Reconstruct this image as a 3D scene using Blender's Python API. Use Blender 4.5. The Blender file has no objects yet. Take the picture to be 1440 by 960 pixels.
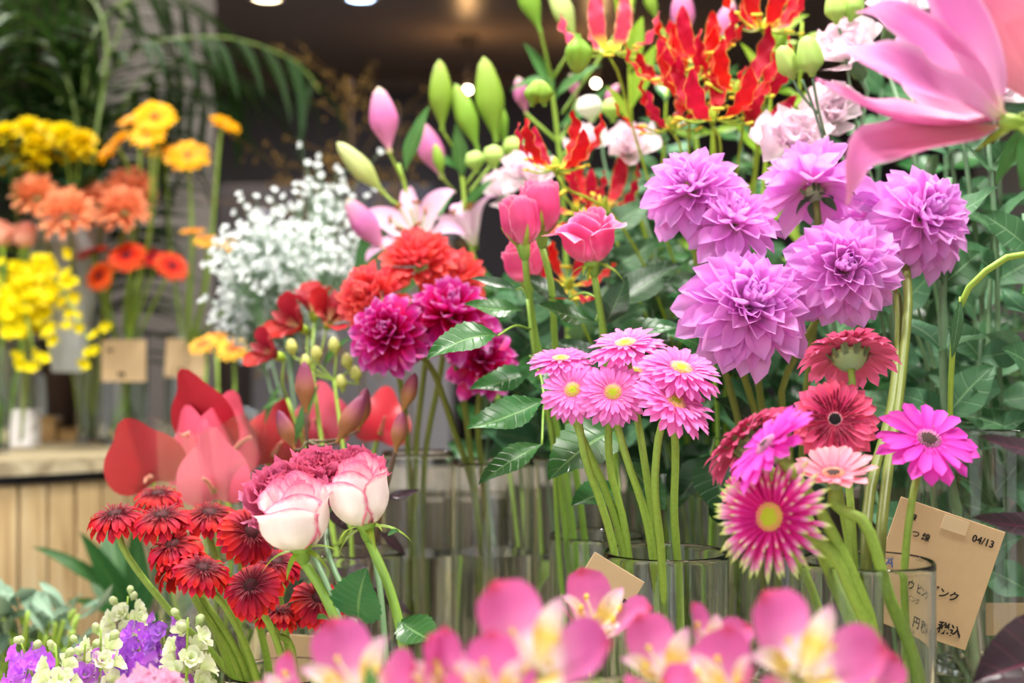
import bpy, math, random
from mathutils import Vector, Matrix, noise
PI = math.pi
S = bpy.context.scene
COL = S.collection
V = Vector

# ------------------------------------------------------------------ camera, sky, exposure
cam_d = bpy.data.cameras.new('camera'); cam = bpy.data.objects.new('camera', cam_d); COL.objects.link(cam)
cam.location = (0, 0, 1.0); cam.rotation_euler = (PI/2, 0, 0)
cam_d.lens = 50; cam_d.sensor_width = 36; cam_d.clip_start = 0.02; cam_d.clip_end = 60
cam_d.dof.use_dof = True; cam_d.dof.focus_distance = 1.17; cam_d.dof.aperture_fstop = 4.0
S.camera = cam
S.view_settings.view_transform = 'Standard'; S.view_settings.look = 'None'
S.view_settings.gamma = 1.0; S.view_settings.use_curve_mapping = False
S.view_settings.exposure = 0.5
S.cycles.transparent_max_bounces = 40
S.cycles.max_bounces = 20; S.cycles.diffuse_bounces = 4; S.cycles.glossy_bounces = 5; S.cycles.transmission_bounces = 18
S.cycles.blur_glossy = 0.6; S.cycles.sample_clamp_indirect = 6.0

w = bpy.data.worlds.new('daylight_sky'); S.world = w; w.use_nodes = True
wn = w.node_tree.nodes; wl = w.node_tree.links
bg = wn['Background']
tc = wn.new('ShaderNodeTexCoord'); sx = wn.new('ShaderNodeSeparateXYZ'); rp = wn.new('ShaderNodeValToRGB')
wl.new(tc.outputs['Generated'], sx.inputs[0]); wl.new(sx.outputs['Z'], rp.inputs[0]); wl.new(rp.outputs[0], bg.inputs['Color'])
rp.color_ramp.elements[0].position = 0.0; rp.color_ramp.elements[0].color = (0.40, 0.39, 0.37, 1)
rp.color_ramp.elements[1].position = 0.10; rp.color_ramp.elements[1].color = (1.0, 1.0, 1.0, 1)
e = rp.color_ramp.elements.new(0.9); e.color = (0.82, 0.91, 1.0, 1)
bg.inputs['Strength'].default_value = 1.95

def P(px, py, d):
    return V(((px-720)*d/2000.0, d, 1.0-(py-480)*d/2000.0))

# ------------------------------------------------------------------ object helpers
WM = {}
def put(name, data, parent=None, M=None, label=None, kind=None, cat=None, group=None):
    o = bpy.data.objects.new(name, data); COL.objects.link(o)
    M = M if M is not None else Matrix.Identity(4)
    if parent is not None:
        o.parent = parent
        o.matrix_basis = WM[parent.name].inverted() @ M
    else:
        o.matrix_basis = M
    WM[o.name] = M
    if label: o['label'] = label
    if kind: o['kind'] = kind
    if cat: o['category'] = cat
    if group: o['group'] = group
    return o
def thing(name, loc, label, cat, group=None):
    return put(name, None, None, Matrix.Translation(loc), label, None, cat, group)
def basis(p, y, zh):
    y = V(y).normalized(); x = y.cross(V(zh))
    if x.length < 1e-5: x = y.cross(V((0.31, 0.2, 0.9)))
    x.normalize(); z = x.cross(y)
    m = Matrix((x, y, z)).transposed().to_4x4(); m.translation = p
    return m
def frame(p, n, spin=0.0):
    n = V(n).normalized()
    m = n.to_track_quat('Z', 'Y').to_matrix().to_4x4() @ Matrix.Rotation(spin, 4, 'Z')
    m.translation = p
    return m
def mesh(name, vs, fs, mat, uv=None, mi=None, smooth=True):
    m = bpy.data.meshes.new(name); m.from_pydata([tuple(v) for v in vs], [], fs)
    for x in (mat if isinstance(mat, (list, tuple)) else [mat]): m.materials.append(x)
    if smooth: m.polygons.foreach_set('use_smooth', [True]*len(fs))
    if uv:
        l = m.uv_layers.new(name='UVMap')
        li = [0]*len(m.loops); m.loops.foreach_get('vertex_index', li)
        flat = []
        for i in li: flat += uv[i]
        l.data.foreach_set('uv', flat)
    if mi: m.polygons.foreach_set('material_index', mi)
    m.update()
    return m
def grid(name, fn, nu, nv, mat):
    vs, uv, fs = [], [], []
    for j in range(nv+1):
        for i in range(nu+1):
            u = -1+2*i/nu; v = j/nv
            vs.append(fn(u, v)); uv.append(((u+1)/2, v))
    for j in range(nv):
        for i in range(nu):
            a = j*(nu+1)+i; fs.append((a, a+1, a+nu+2, a+nu+1))
    return mesh(name, vs, fs, mat, uv)
class Acc:
    """collects geometry for one mesh"""
    def __init__(s): s.v, s.f, s.uv, s.mi = [], [], [], []
    def add(s, vs, fs, uv=None, mi=0):
        b = len(s.v); s.v += [V(x) for x in vs]; s.f += [tuple(i+b for i in f) for f in fs]
        s.uv += uv if uv else [(0.5, 0.5)]*len(vs); s.mi += [mi]*len(fs)
    def addm(s, me, M, mi=0):
        uvl = me.uv_layers[0].data if me.uv_layers else None
        uv = [(0.5, 0.5)]*len(me.vertices)
        if uvl:
            for l in me.loops: uv[l.vertex_index] = tuple(uvl[l.index].uv)
        s.add([M @ x.co for x in me.vertices], [tuple(p.vertices) for p in me.polygons], uv, mi)
    def done(s, name, mat, smooth=True): return mesh(name, s.v, s.f, mat, s.uv, s.mi, smooth)
def spline(pts, n):
    """smooth curve through the points, centripetal, sampled evenly along their chords"""
    p = [V(x) for x in pts]
    p = [p[0]]+[b for a, b in zip(p, p[1:]) if (b-a).length > 1e-6]
    if len(p) == 2: return [p[0].lerp(p[1], i/n) for i in range(n+1)]
    q = [p[0]*2-p[1]]+p+[p[-1]*2-p[-2]]
    t = [0.0]
    for a, b in zip(q, q[1:]): t.append(t[-1]+max((b-a).length, 1e-6)**.5)
    L = [0.0]
    for a, b in zip(p, p[1:]): L.append(L[-1]+(b-a).length**.75)
    out = []; k = 0
    for i in range(n+1):
        s_ = L[-1]*i/n
        while k < len(p)-2 and s_ > L[k+1]: k += 1
        x = t[k+1]+(t[k+2]-t[k+1])*min(1, (s_-L[k])/(L[k+1]-L[k]))
        P0, P1, P2, P3 = q[k:k+4]; t0, t1, t2, t3 = t[k:k+4]
        A1 = P0*((t1-x)/(t1-t0))+P1*((x-t0)/(t1-t0)); A2 = P1*((t2-x)/(t2-t1))+P2*((x-t1)/(t2-t1)); A3 = P2*((t3-x)/(t3-t2))+P3*((x-t2)/(t3-t2))
        B1 = A1*((t2-x)/(t2-t0))+A2*((x-t0)/(t2-t0)); B2 = A2*((t3-x)/(t3-t1))+A3*((x-t1)/(t3-t1))
        out.append(B1*((t2-x)/(t2-t1))+B2*((x-t1)/(t2-t1)))
    return out
def tube(acc, pts, rad, sides=8, mi=0, cap=True):
    n = len(pts); r = rad if callable(rad) else (lambda t: rad)
    vs, fs, uv = [], [], []
    pre = None
    for i, p in enumerate(pts):
        t = (pts[min(i+1, n-1)]-pts[max(i-1, 0)])
        t = t.normalized() if t.length > 1e-9 else V((0, 0, 1))
        if pre is None: x = t.orthogonal().normalized()
        else:
            x = pre - t*pre.dot(t); x = x.normalized() if x.length > 1e-6 else t.orthogonal().normalized()
        pre = x; y = t.cross(x); rr = r(i/(n-1))
        for k in range(sides):
            a = 2*PI*k/sides
            vs.append(p+(x*math.cos(a)+y*math.sin(a))*rr); uv.append((k/sides, i/(n-1)))
    for i in range(n-1):
        for k in range(sides):
            a = i*sides+k; b = i*sides+(k+1) % sides
            fs.append((a, b, b+sides, a+sides))
    if cap:
        fs.append(tuple(range(sides))[::-1]); fs.append(tuple(range((n-1)*sides, n*sides)))
    acc.add(vs, fs, uv, mi)
def lathe(acc, prof, n=32, mi=0, close=False):
    vs, fs, uv = [], [], []
    m = len(prof)
    for j, (r, z) in enumerate(prof):
        for k in range(n):
            a = 2*PI*k/n; vs.append((r*math.cos(a), r*math.sin(a), z)); uv.append((k/n, j/max(1, m-1)))
    for j in range(m-1):
        for k in range(n):
            a = j*n+k; b = j*n+(k+1) % n
            fs.append((a, b, b+n, a+n))
    acc.add(vs, fs, uv, mi)
def box(acc, c, s, mi=0, R=None):
    vs = [V((x*s[0]/2, y*s[1]/2, z*s[2]/2)) for x in (-1, 1) for y in (-1, 1) for z in (-1, 1)]
    if R is not None: vs = [R @ v for v in vs]
    fs = [(0, 1, 3, 2), (4, 6, 7, 5), (0, 4, 5, 1), (2, 3, 7, 6), (0, 2, 6, 4), (1, 5, 7, 3)]
    acc.add([v+V(c) for v in vs], fs, None, mi)
def bevbox(acc, c, s, b=0.002, mi=0):
    """box with chamfered edges"""
    x, y, z = s[0]/2, s[1]/2, s[2]/2
    vs = []
    for sx_ in (-1, 1):
        for sy in (-1, 1):
            for sz in (-1, 1):
                vs += [V((sx_*(x-b), sy*(y-b), sz*z)), V((sx_*(x-b), sy*y, sz*(z-b))), V((sx_*x, sy*(y-b), sz*(z-b)))]
    import bmesh
    bm = bmesh.new()
    for v in vs: bm.verts.new(v)
    bmesh.ops.convex_hull(bm, input=bm.verts)
    bm.verts.index_update()
    acc.add([v.co+V(c) for v in bm.verts], [tuple(v.index for v in f.verts) for f in bm.faces], None, mi)
    bm.free()

# ------------------------------------------------------------------ materials
def lin(h):
    h = h.lstrip('#'); o = []
    for i in (0, 2, 4):
        c = int(h[i:i+2], 16)/255; o.append(c/12.92 if c <= .04045 else ((c+.055)/1.055)**2.4)
    return (*o, 1)
def mat(name):
    m = bpy.data.materials.new(name); m.use_nodes = True
    return m, m.node_tree.nodes, m.node_tree.links, m.node_tree.nodes['Principled BSDF']
def nd(N, t, **k):
    n = N.new(t)
    for a, b in k.items(): setattr(n, a, b)
    return n
def mth(N, L, op, a, b=None, c=None):
    n = N.new('ShaderNodeMath'); n.operation = op
    for i, x in enumerate((a, b, c)):
        if x is None: continue
        if isinstance(x, (int, float)): n.inputs[i].default_value = x
        else: L.new(x, n.inputs[i])
    return n.outputs[0]
def ramp(N, L, fac, stops, interp='LINEAR'):
    r = N.new('ShaderNodeValToRGB'); r.color_ramp.interpolation = interp
    el = r.color_ramp.elements
    while len(el) > 1: el.remove(el[-1])
    el[0].position = stops[0][0]; el[0].color = lin(stops[0][1]) if isinstance(stops[0][1], str) else stops[0][1]
    for p, c in stops[1:]:
        x = el.new(p); x.color = lin(c) if isinstance(c, str) else c
    L.new(fac, r.inputs[0]); return r.outputs[0]
def mix(N, L, fac, a, b, mode='MIX'):
    n = N.new('ShaderNodeMix'); n.data_type = 'RGBA'; n.blend_type = mode
    for s, x in ((n.inputs[0], fac), (n.inputs[6], a), (n.inputs[7], b)):
        if isinstance(x, (int, float)): s.default_value = x
        elif isinstance(x, tuple): s.default_value = x
        else: L.new(x, s)
    return n.outputs[2]
BW = [(0, (0, 0, 0, 1)), (1, (1, 1, 1, 1))]
def plain(name, hexc, rough=.5, spec=.5, noise_amt=0.0, nscale=20, metal=0, bump=0.0):
    m, N, L, b = mat(name)
    b.inputs['Base Color'].default_value = lin(hexc); b.inputs['Roughness'].default_value = rough
    b.inputs['Specular IOR Level'].default_value = spec; b.inputs['Metallic'].default_value = metal
    if noise_amt or bump:
        t = nd(N, 'ShaderNodeTexCoord'); x = nd(N, 'ShaderNodeTexNoise'); x.inputs['Scale'].default_value = nscale; x.inputs['Detail'].default_value = 5
        L.new(t.outputs['Object'], x.inputs['Vector'])
        if noise_amt:
            f = mth(N, L, 'MULTIPLY_ADD', x.outputs[0], 2*noise_amt, 1-noise_amt)
            h = nd(N, 'ShaderNodeHueSaturation'); h.inputs['Color'].default_value = lin(hexc); L.new(f, h.inputs['Value'])
            L.new(h.outputs[0], b.inputs['Base Color'])
        if bump:
            bp = nd(N, 'ShaderNodeBump'); bp.inputs['Strength'].default_value = bump; bp.inputs['Distance'].default_value = .002
            L.new(x.outputs[0], bp.inputs['Height']); L.new(bp.outputs[0], b.inputs['Normal'])
    return m
def petal_mat(name, stops, edge=None, edge_from=.7, edge_to=.95, vein=.10, trans=.35, rough=.5, spec=.25, var=.08, vfreq=26, hue=.008, back=None, tipedge=True):
    """petal: colour runs along v (base to tip); optional margin colour; fine lengthwise veins; light shines through"""
    m, N, L, b = mat(name)
    uv = nd(N, 'ShaderNodeUVMap'); sp = nd(N, 'ShaderNodeSeparateXYZ'); L.new(uv.outputs[0], sp.inputs[0])
    u, v = sp.outputs[0], sp.outputs[1]
    c = ramp(N, L, v, stops)
    au = mth(N, L, 'ABSOLUTE', mth(N, L, 'MULTIPLY_ADD', u, 2.0, -1.0))
    if edge:
        e_ = mth(N, L, 'MAXIMUM', au, v) if tipedge else au
        ns = nd(N, 'ShaderNodeTexNoise'); ns.inputs['Scale'].default_value = 9; L.new(uv.outputs[0], ns.inputs['Vector'])
        e_ = mth(N, L, 'ADD', e_, mth(N, L, 'MULTIPLY_ADD', ns.outputs[0], .16, -.08))
        f = ramp(N, L, e_, [(edge_from, (0, 0, 0, 1)), (edge_to, (1, 1, 1, 1))])
        c = mix(N, L, f, c, lin(edge))
    if vein:
        mp = nd(N, 'ShaderNodeMapping'); mp.inputs['Scale'].default_value = (vfreq, 1.3, 1); L.new(uv.outputs[0], mp.inputs[0])
        nz = nd(N, 'ShaderNodeTexNoise'); nz.inputs['Scale'].default_value = 1.0; nz.inputs['Detail'].default_value = 2; L.new(mp.outputs[0], nz.inputs['Vector'])
        vv = mth(N, L, 'MULTIPLY_ADD', nz.outputs[0], 2*vein, 1-vein)
        bp = nd(N, 'ShaderNodeBump'); bp.inputs['Strength'].default_value = .35; bp.inputs['Distance'].default_value = .0006
        L.new(nz.outputs[0], bp.inputs['Height']); L.new(bp.outputs[0], b.inputs['Normal'])
    else: vv = None
    oi = nd(N, 'ShaderNodeObjectInfo')
    hs = nd(N, 'ShaderNodeHueSaturation')
    L.new(mth(N, L, 'MULTIPLY_ADD', oi.outputs['Random'], 2*hue, .5-hue), hs.inputs['Hue'])
    val = mth(N, L, 'MULTIPLY_ADD', oi.outputs['Random'], 2*var, 1-var)
    if vv is not None: val = mth(N, L, 'MULTIPLY', val, vv)
    L.new(val, hs.inputs['Value']); L.new(c, hs.inputs['Color'])
    c = hs.outputs[0]
    if back:
        g = nd(N, 'ShaderNodeNewGeometry'); c = mix(N, L, g.outputs['Backfacing'], c, lin(back))
    L.new(c, b.inputs['Base Color']); b.inputs['Roughness'].default_value = rough; b.inputs['Specular IOR Level'].default_value = spec
    tr = nd(N, 'ShaderNodeBsdfTranslucent'); L.new(c, tr.inputs[0])
    ms = nd(N, 'ShaderNodeMixShader'); ms.inputs[0].default_value = trans
    L.new(b.outputs[0], ms.inputs[1]); L.new(tr.outputs[0], ms.inputs[2])
    L.new(ms.outputs[0], N['Material Output'].inputs[0])
    return m
def leaf_mat(name, col, rib, back, rough=.38, trans=.25, spec=.5, veins=9, var=.16):
    m, N, L, b = mat(name)
    uv = nd(N, 'ShaderNodeUVMap'); sp = nd(N, 'ShaderNodeSeparateXYZ'); L.new(uv.outputs[0], sp.inputs[0])
    u, v = sp.outputs[0], sp.outputs[1]
    au = mth(N, L, 'ABSOLUTE', mth(N, L, 'MULTIPLY_ADD', u, 2.0, -1.0))
    q = mth(N, L, 'FRACT', mth(N, L, 'MULTIPLY', mth(N, L, 'SUBTRACT', v, mth(N, L, 'MULTIPLY', au, .13)), float(veins)))
    q = mth(N, L, 'ABSOLUTE', mth(N, L, 'SUBTRACT', q, .5))
    vein = ramp(N, L, q, [(0.0, (1, 1, 1, 1)), (.09, (0, 0, 0, 1))])
    mid = ramp(N, L, au, [(0.0, (1, 1, 1, 1)), (.035, (1, 1, 1, 1)), (.07, (0, 0, 0, 1))])
    f = mth(N, L, 'MAXIMUM', mth(N, L, 'MULTIPLY', vein, .35), mid)
    t = nd(N, 'ShaderNodeTexCoord'); nz = nd(N, 'ShaderNodeTexNoise'); nz.inputs['Scale'].default_value = 45; nz.inputs['Detail'].default_value = 3
    L.new(t.outputs['Object'], nz.inputs['Vector'])
    oi = nd(N, 'ShaderNodeObjectInfo'); hs = nd(N, 'ShaderNodeHueSaturation'); hs.inputs['Color'].default_value = lin(col)
    L.new(mth(N, L, 'MULTIPLY_ADD', oi.outputs['Random'], .03, .485), hs.inputs['Hue'])
    L.new(mth(N, L, 'ADD', mth(N, L, 'MULTIPLY_ADD', oi.outputs['Random'], 2*var, 1-var), mth(N, L, 'MULTIPLY_ADD', nz.outputs[0], .3, -.15)), hs.inputs['Value'])
    c = mix(N, L, f, hs.outputs[0], lin(rib))
    g = nd(N, 'ShaderNodeNewGeometry'); c = mix(N, L, g.outputs['Backfacing'], c, lin(back))
    bp = nd(N, 'ShaderNodeBump'); bp.inputs['Strength'].default_value = .5; bp.inputs['Distance'].default_value = .0008; bp.invert = True
    L.new(mth(N, L, 'MAXIMUM', vein, mid), bp.inputs['Height']); L.new(bp.outputs[0], b.inputs['Normal'])
    L.new(c, b.inputs['Base Color']); b.inputs['Roughness'].default_value = rough; b.inputs['Specular IOR Level'].default_value = spec
    tr = nd(N, 'ShaderNodeBsdfTranslucent'); L.new(c, tr.inputs[0])
    ms = nd(N, 'ShaderNodeMixShader'); ms.inputs[0].default_value = trans
    L.new(b.outputs[0], ms.inputs[1]); L.new(tr.outputs[0], ms.inputs[2]); L.new(ms.outputs[0], N['Material Output'].inputs[0])
    return m
def stem_mat(name, top, bot, rough=.45, spec=.4, fuzz=.12):
    m, N, L, b = mat(name)
    uv = nd(N, 'ShaderNodeUVMap'); sp = nd(N, 'ShaderNodeSeparateXYZ'); L.new(uv.outputs[0], sp.inputs[0])
    c = ramp(N, L, sp.outputs[1], [(0, bot), (1, top)])
    t = nd(N, 'ShaderNodeTexCoord'); nz = nd(N, 'ShaderNodeTexNoise'); nz.inputs['Scale'].default_value = 300; L.new(t.outputs['Object'], nz.inputs['Vector'])
    hs = nd(N, 'ShaderNodeHueSaturation'); L.new(c, hs.inputs['Color']); L.new(mth(N, L, 'MULTIPLY_ADD', nz.outputs[0], 2*fuzz, 1-fuzz), hs.inputs['Value'])
    L.new(hs.outputs[0], b.inputs['Base Color']); b.inputs['Roughness'].default_value = rough; b.inputs['Specular IOR Level'].default_value = spec
    b.inputs['Subsurface Weight'].default_value = 0.0
    return m
def wood_mat(name, a, bcol, c3, axis=2, rough=.65, var=.25):
    m, N, L, b = mat(name)
    t = nd(N, 'ShaderNodeTexCoord'); mp = nd(N, 'ShaderNodeMapping'); sc = [16, 16, 16]; sc[axis] = 1.2
    oi = nd(N, 'ShaderNodeObjectInfo')
    add = nd(N, 'ShaderNodeVectorMath'); add.operation = 'ADD'
    L.new(t.outputs['Object'], add.inputs[0]); sc2 = nd(N, 'ShaderNodeVectorMath'); sc2.operation = 'SCALE'
    sc2.inputs[0].default_value = (3, 5, 7); L.new(oi.outputs['Random'], sc2.inputs['Scale']); L.new(sc2.outputs[0], add.inputs[1])
    mp.inputs['Scale'].default_value = sc; L.new(add.outputs[0], mp.inputs[0])
    nz = nd(N, 'ShaderNodeTexNoise'); nz.inputs['Scale'].default_value = 3; nz.inputs['Detail'].default_value = 6; nz.inputs['Distortion'].default_value = .6
    L.new(mp.outputs[0], nz.inputs['Vector'])
    c = ramp(N, L, nz.outputs[0], [(.3, a), (.5, bcol), (.72, c3)])
    hs = nd(N, 'ShaderNodeHueSaturation'); L.new(c, hs.inputs['Color']); L.new(mth(N, L, 'MULTIPLY_ADD', oi.outputs['Random'], 2*var, 1-var), hs.inputs['Value'])
    L.new(hs.outputs[0], b.inputs['Base Color']); b.inputs['Roughness'].default_value = rough
    bp = nd(N, 'ShaderNodeBump'); bp.inputs['Strength'].default_value = .3; bp.inputs['Distance'].default_value = .002
    L.new(nz.outputs[0], bp.inputs['Height']); L.new(bp.outputs[0], b.inputs['Normal'])
    return m
def glass_mat(name, tint, ior=.045, rough=.01):
    """thin clear wall: what is behind shows through, the surface mirrors by Fresnel"""
    m, N, L, b = mat(name); N.remove(b)
    tr = nd(N, 'ShaderNodeBsdfTransparent'); tr.inputs[0].default_value = lin(tint)
    gl = nd(N, 'ShaderNodeBsdfGlossy'); gl.inputs['Roughness'].default_value = rough; gl.inputs[0].default_value = (.95, 1, 1, 1)
    g = nd(N, 'ShaderNodeNewGeometry'); dp = nd(N, 'ShaderNodeVectorMath'); dp.operation = 'DOT_PRODUCT'
    L.new(g.outputs['Normal'], dp.inputs[0]); L.new(g.outputs['Incoming'], dp.inputs[1])
    co = mth(N, L, 'SUBTRACT', 1.0, mth(N, L, 'ABSOLUTE', dp.outputs['Value']))
    fr = mth(N, L, 'MULTIPLY_ADD', mth(N, L, 'POWER', co, 5.0), 1-ior, ior)
    ms = nd(N, 'ShaderNodeMixShader'); L.new(fr, ms.inputs[0]); L.new(tr.outputs[0], ms.inputs[1]); L.new(gl.outputs[0], ms.inputs[2])
    L.new(ms.outputs[0], N['Material Output'].inputs[0]); return m
def emit(name, hexc, k):
    m, N, L, b = mat(name); N.remove(b)
    e_ = nd(N, 'ShaderNodeEmission'); e_.inputs[0].default_value = lin(hexc); e_.inputs[1].default_value = k
    L.new(e_.outputs[0], N['Material Output'].inputs[0]); return m

GLASS, _N, _L, _b = mat('clear_glass')
_b.inputs['Transmission Weight'].default_value = 1; _b.inputs['IOR'].default_value = 1.5; _b.inputs['Roughness'].default_value = 0; _b.inputs['Base Color'].default_value = (.965, .985, .975, 1)
TAPE = plain('clear_tape', '#D6C19C', .15, .6); CELLO = glass_mat('cellophane', '#F4F6F8', .09, .12)
WATER, _N, _L, _b = mat('water')
_b.inputs['Transmission Weight'].default_value = 1; _b.inputs['IOR'].default_value = 1.33; _b.inputs['Roughness'].default_value = 0; _b.inputs['Base Color'].default_value = (.93, .97, .93, 1)
M_floor = plain('concrete_floor', '#6E665E', .55, .4, .15, 4, bump=.1)
M_column = plain('grey_plaster', '#8C8580', .8, .3, .08, 3)
M_wall = plain('pale_plaster', '#A8A29C', .8, .3, .06, 3)
M_darkwall = plain('charcoal_wall', '#332F32', .7, .3, .12, 2)
M_ceil = plain('dark_ceiling_paint', '#8C7E74', .34, .5, .06, 2)
M_oak = wood_mat('honey_staves', '#A98A5C', '#C9AC7C', '#DCC79C')
M_oaktop = wood_mat('bleached_boards', '#9C8B6C', '#C2B28E', '#D8CBA8', axis=0)
M_grey = wood_mat('weathered_planks', '#3E3832', '#5E5448', '#7A6C5A')
M_darkwood = wood_mat('dark_walnut', '#2E2522', '#4A3C34', '#5E4C40')
M_block = wood_mat('tan_block', '#A07C4C', '#BD9660', '#CFAE78', axis=0)
M_metal = plain('grey_iron', '#4A4C52', .4, .5, .1, 30, metal=.8)
M_kraft = plain('kraft_card', '#C9AE88', .75, .2, .05, 120)
M_ink = plain('black_ink', '#2A2622', .7, .2)
M_bluink = plain('blue_ink', '#4A64B0', .7, .2)
M_pot = plain('brown_plastic_pot', '#54423A', .45, .4, .06, 10)
M_black = plain('black_bucket', '#1C1C1F', .4, .5)
M_white = plain('white_paper', '#E4E2E2', .7, .3, .03, 30)
M_panel = plain('pale_grey_panel', '#A9A7AE', .6, .3)
G_fresh = stem_mat('fresh_green_stem', '#9DBE4C', '#86A83A'); G_gerb = stem_mat('fuzzy_gerbera_stem', '#8FB04C', '#8DB038', fuzz=.22, rough=.6)
G_dark = stem_mat('olive_dahlia_stem', '#6E7A32', '#75843A'); G_rose = stem_mat('rose_stem', '#8DB64A', '#6F9A3A')
G_grey = stem_mat('grey_green_stem', '#6F9270', '#6C8E5C'); G_brown = stem_mat('brown_stem', '#5B4438', '#6A6040')
G_calyx = stem_mat('pale_calyx', '#9DB56A', '#7F9C72'); G_lime = stem_mat('lime_stem', '#A9C63C', '#86A838')
L_rose = leaf_mat('rose_leaf', '#2F6A32', '#6A9658', '#67885A', .33, .2); L_dark = leaf_mat('dark_leaf', '#224828', '#487044', '#4C6C48', .36, .2)
L_eust = leaf_mat('lisianthus_leaf', '#47764F', '#76A072', '#688F6C', .5, .2, .35, 5); L_lily = leaf_mat('lily_leaf', '#4C8040', '#6F9C58', '#6E9A5A', .4, .3, .4, 0.01)
L_lime = leaf_mat('lime_leaf', '#8DB030', '#B4CC60', '#A2BE50', .45, .35, .4, 6); L_palm = leaf_mat('palm_leaflet', '#1C3512', '#32491C', '#284018', .65, .25, .2, .01)
L_sage = leaf_mat('sage_leaf', '#84A088', '#A4BAA4', '#9AB29A', .7, .15, .2, .01); L_purple = leaf_mat('purple_leaf', '#3E3038', '#6A3448', '#4C4A40', .3, .15, .5, 7)
L_pot = leaf_mat('aspidistra_leaf', '#356A34', '#5A8A48', '#4E7C48', .4, .25, .4, .01)

# ------------------------------------------------------------------ petal and leaf shapes
MC = {}
def prof(v, peak=.6, base=.3, p=2.0, q=.6):
    if v < peak:
        t = v/peak; return base+(1-base)*(t*t*(3-2*t))**.8
    t = (v-peak)/(1-peak); return max(0.0, 1-t**p)**q
def petal(key, m, L, W, peak=.6, base=.3, p=2.0, q=.6, cup=.25, bend=0.0, tip=0.0, start=0.0, ruf=0.0, rf=3.0, notch=0.0, nu=4, nv=6, keel=0.0, seed=0, twist=0.0):
    """petal mesh: base at origin, runs along +Y, inner face +Z; bend and tip are angles that lift (+) or drop (-) it"""
    if key in MC: return MC[key]
    N_ = 40; ys, zs, th = [0.0], [0.0], []
    for i in range(N_):
        v = (i+.5)/N_; a = start+bend*v+tip*v**4
        ys.append(ys[-1]+math.cos(a)*L/N_); zs.append(zs[-1]+math.sin(a)*L/N_)
    def fn(u, v):
        k = v*N_; i = min(int(k), N_-1); f = k-i
        y = ys[i]+(ys[i+1]-ys[i])*f; z = zs[i]+(zs[i+1]-zs[i])*f
        a = start+bend*v+tip*v**4
        w_ = W/2*prof(v, peak, base, p, q)
        h = cup*w_*u*u + keel*w_*abs(u) + ruf*W*math.sin(v*rf*2*PI+(1.3 if u > 0 else 0)+seed)*abs(u)**1.5*min(1, v*2)
        x = u*w_*(1-.12*cup*u*u)
        y2 = y-notch*L*(1-abs(u))*v**6
        if twist:
            t_ = twist*v; x, h = x*math.cos(t_)-h*math.sin(t_), x*math.sin(t_)+h*math.cos(t_)
        return (x, y2-math.sin(a)*h, z+math.cos(a)*h)
    MC[key] = grid(key.split('#')[0], fn, nu, nv, m); return MC[key]
def leafmesh(key, m, L=1.0, W=.5, fold=.25, bend=-.5, start=.2, serr=0.0, peak=.42, nv=10, nu=4, base=.06, p=1.5, q=.9, wav=0.0):
    if key in MC: return MC[key]
    N_ = 30; ys, zs = [0.0], [0.0]
    for i in range(N_):
        a = start+bend*(i+.5)/N_; ys.append(ys[-1]+math.cos(a)*L/N_); zs.append(zs[-1]+math.sin(a)*L/N_)
    def fn(u, v):
        k = v*N_; i = min(int(k), N_-1); f = k-i; a = start+bend*v
        w_ = W/2*prof(v, peak, base, p, q)
        if serr: w_ *= 1-serr*(round(v*nv) % 2)*(0 if v > .97 else 1)*abs(u)**3
        h = fold*w_*abs(u)+wav*W*math.sin(v*9)*u*u
        return (u*w_, ys[i]+(ys[i+1]-ys[i])*f-math.sin(a)*h, zs[i]+(zs[i+1]-zs[i])*f+math.cos(a)*h)
    MC[key] = grid('leaf', fn, nu, nv, m); return MC[key]
def leaf_to(parent, base, tip, wfrac=.5, kind='rose', nh=None, name='leaf', seed=0):
    """leaf from base to tip, one of three bends"""
    d = tip-base; L_ = d.length
    mt = {'rose': L_rose, 'dark': L_dark, 'eust': L_eust, 'lily': L_lily, 'lime': L_lime, 'sage': L_sage, 'purple': L_purple, 'pot': L_pot}[kind]
    k = seed % 3; bd = (-.5, -.9, .35)[k]; st = (.25, .45, -.17)[k]
    serr = .10 if kind == 'rose' else 0
    nv = 22 if serr else 10
    pk = {'lily': .4, 'sage': .45, 'eust': .38, 'pot': .45}.get(kind, .42)
    me = leafmesh(f'leaf#{kind}{k}{wfrac:.2f}', mt, 1.0, wfrac, .30 if kind != 'eust' else .18, bd, st, serr, pk, nv, 4, .07 if kind != 'eust' else .35, wav=.06)
    nh = nh or V((0, -.7, .7))
    M = basis(base, d, nh) @ Matrix.Scale(L_, 4)
    return put(name, me, parent, M)
def stem_from(parent, base, pts, r0, r1, mt, n=18, sides=8, name='stem', node=None):
    """pts run from the base upwards in world coordinates"""
    b = WM[parent.name].translation
    a = Acc(); sp = spline([p-b for p in pts], n)
    rad = lambda t: r0+(r1-r0)*t
    if node: rad = lambda t: (r0+(r1-r0)*t)*(1+.35*max(0, 1-abs(((t*node) % 1)-.5)*14))
    tube(a, sp, rad, sides)
    return put(name, a.done('stem', mt), parent, Matrix.Translation(b))

# ------------------------------------------------------------------ flower builders
RX = lambda a: Matrix.Rotation(a, 4, 'X')
RY = lambda a: Matrix.Rotation(a, 4, 'Y')
RZ = lambda a: Matrix.Rotation(a, 4, 'Z')
T = lambda x, y, z: Matrix.Translation((x, y, z))
SC = lambda s: Matrix.Scale(s, 4)
GA = PI*(3-math.sqrt(5))
def SC3(x, y, z): return Matrix.Diagonal((x, y, z, 1))
def pt(t): return P(*t)

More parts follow.
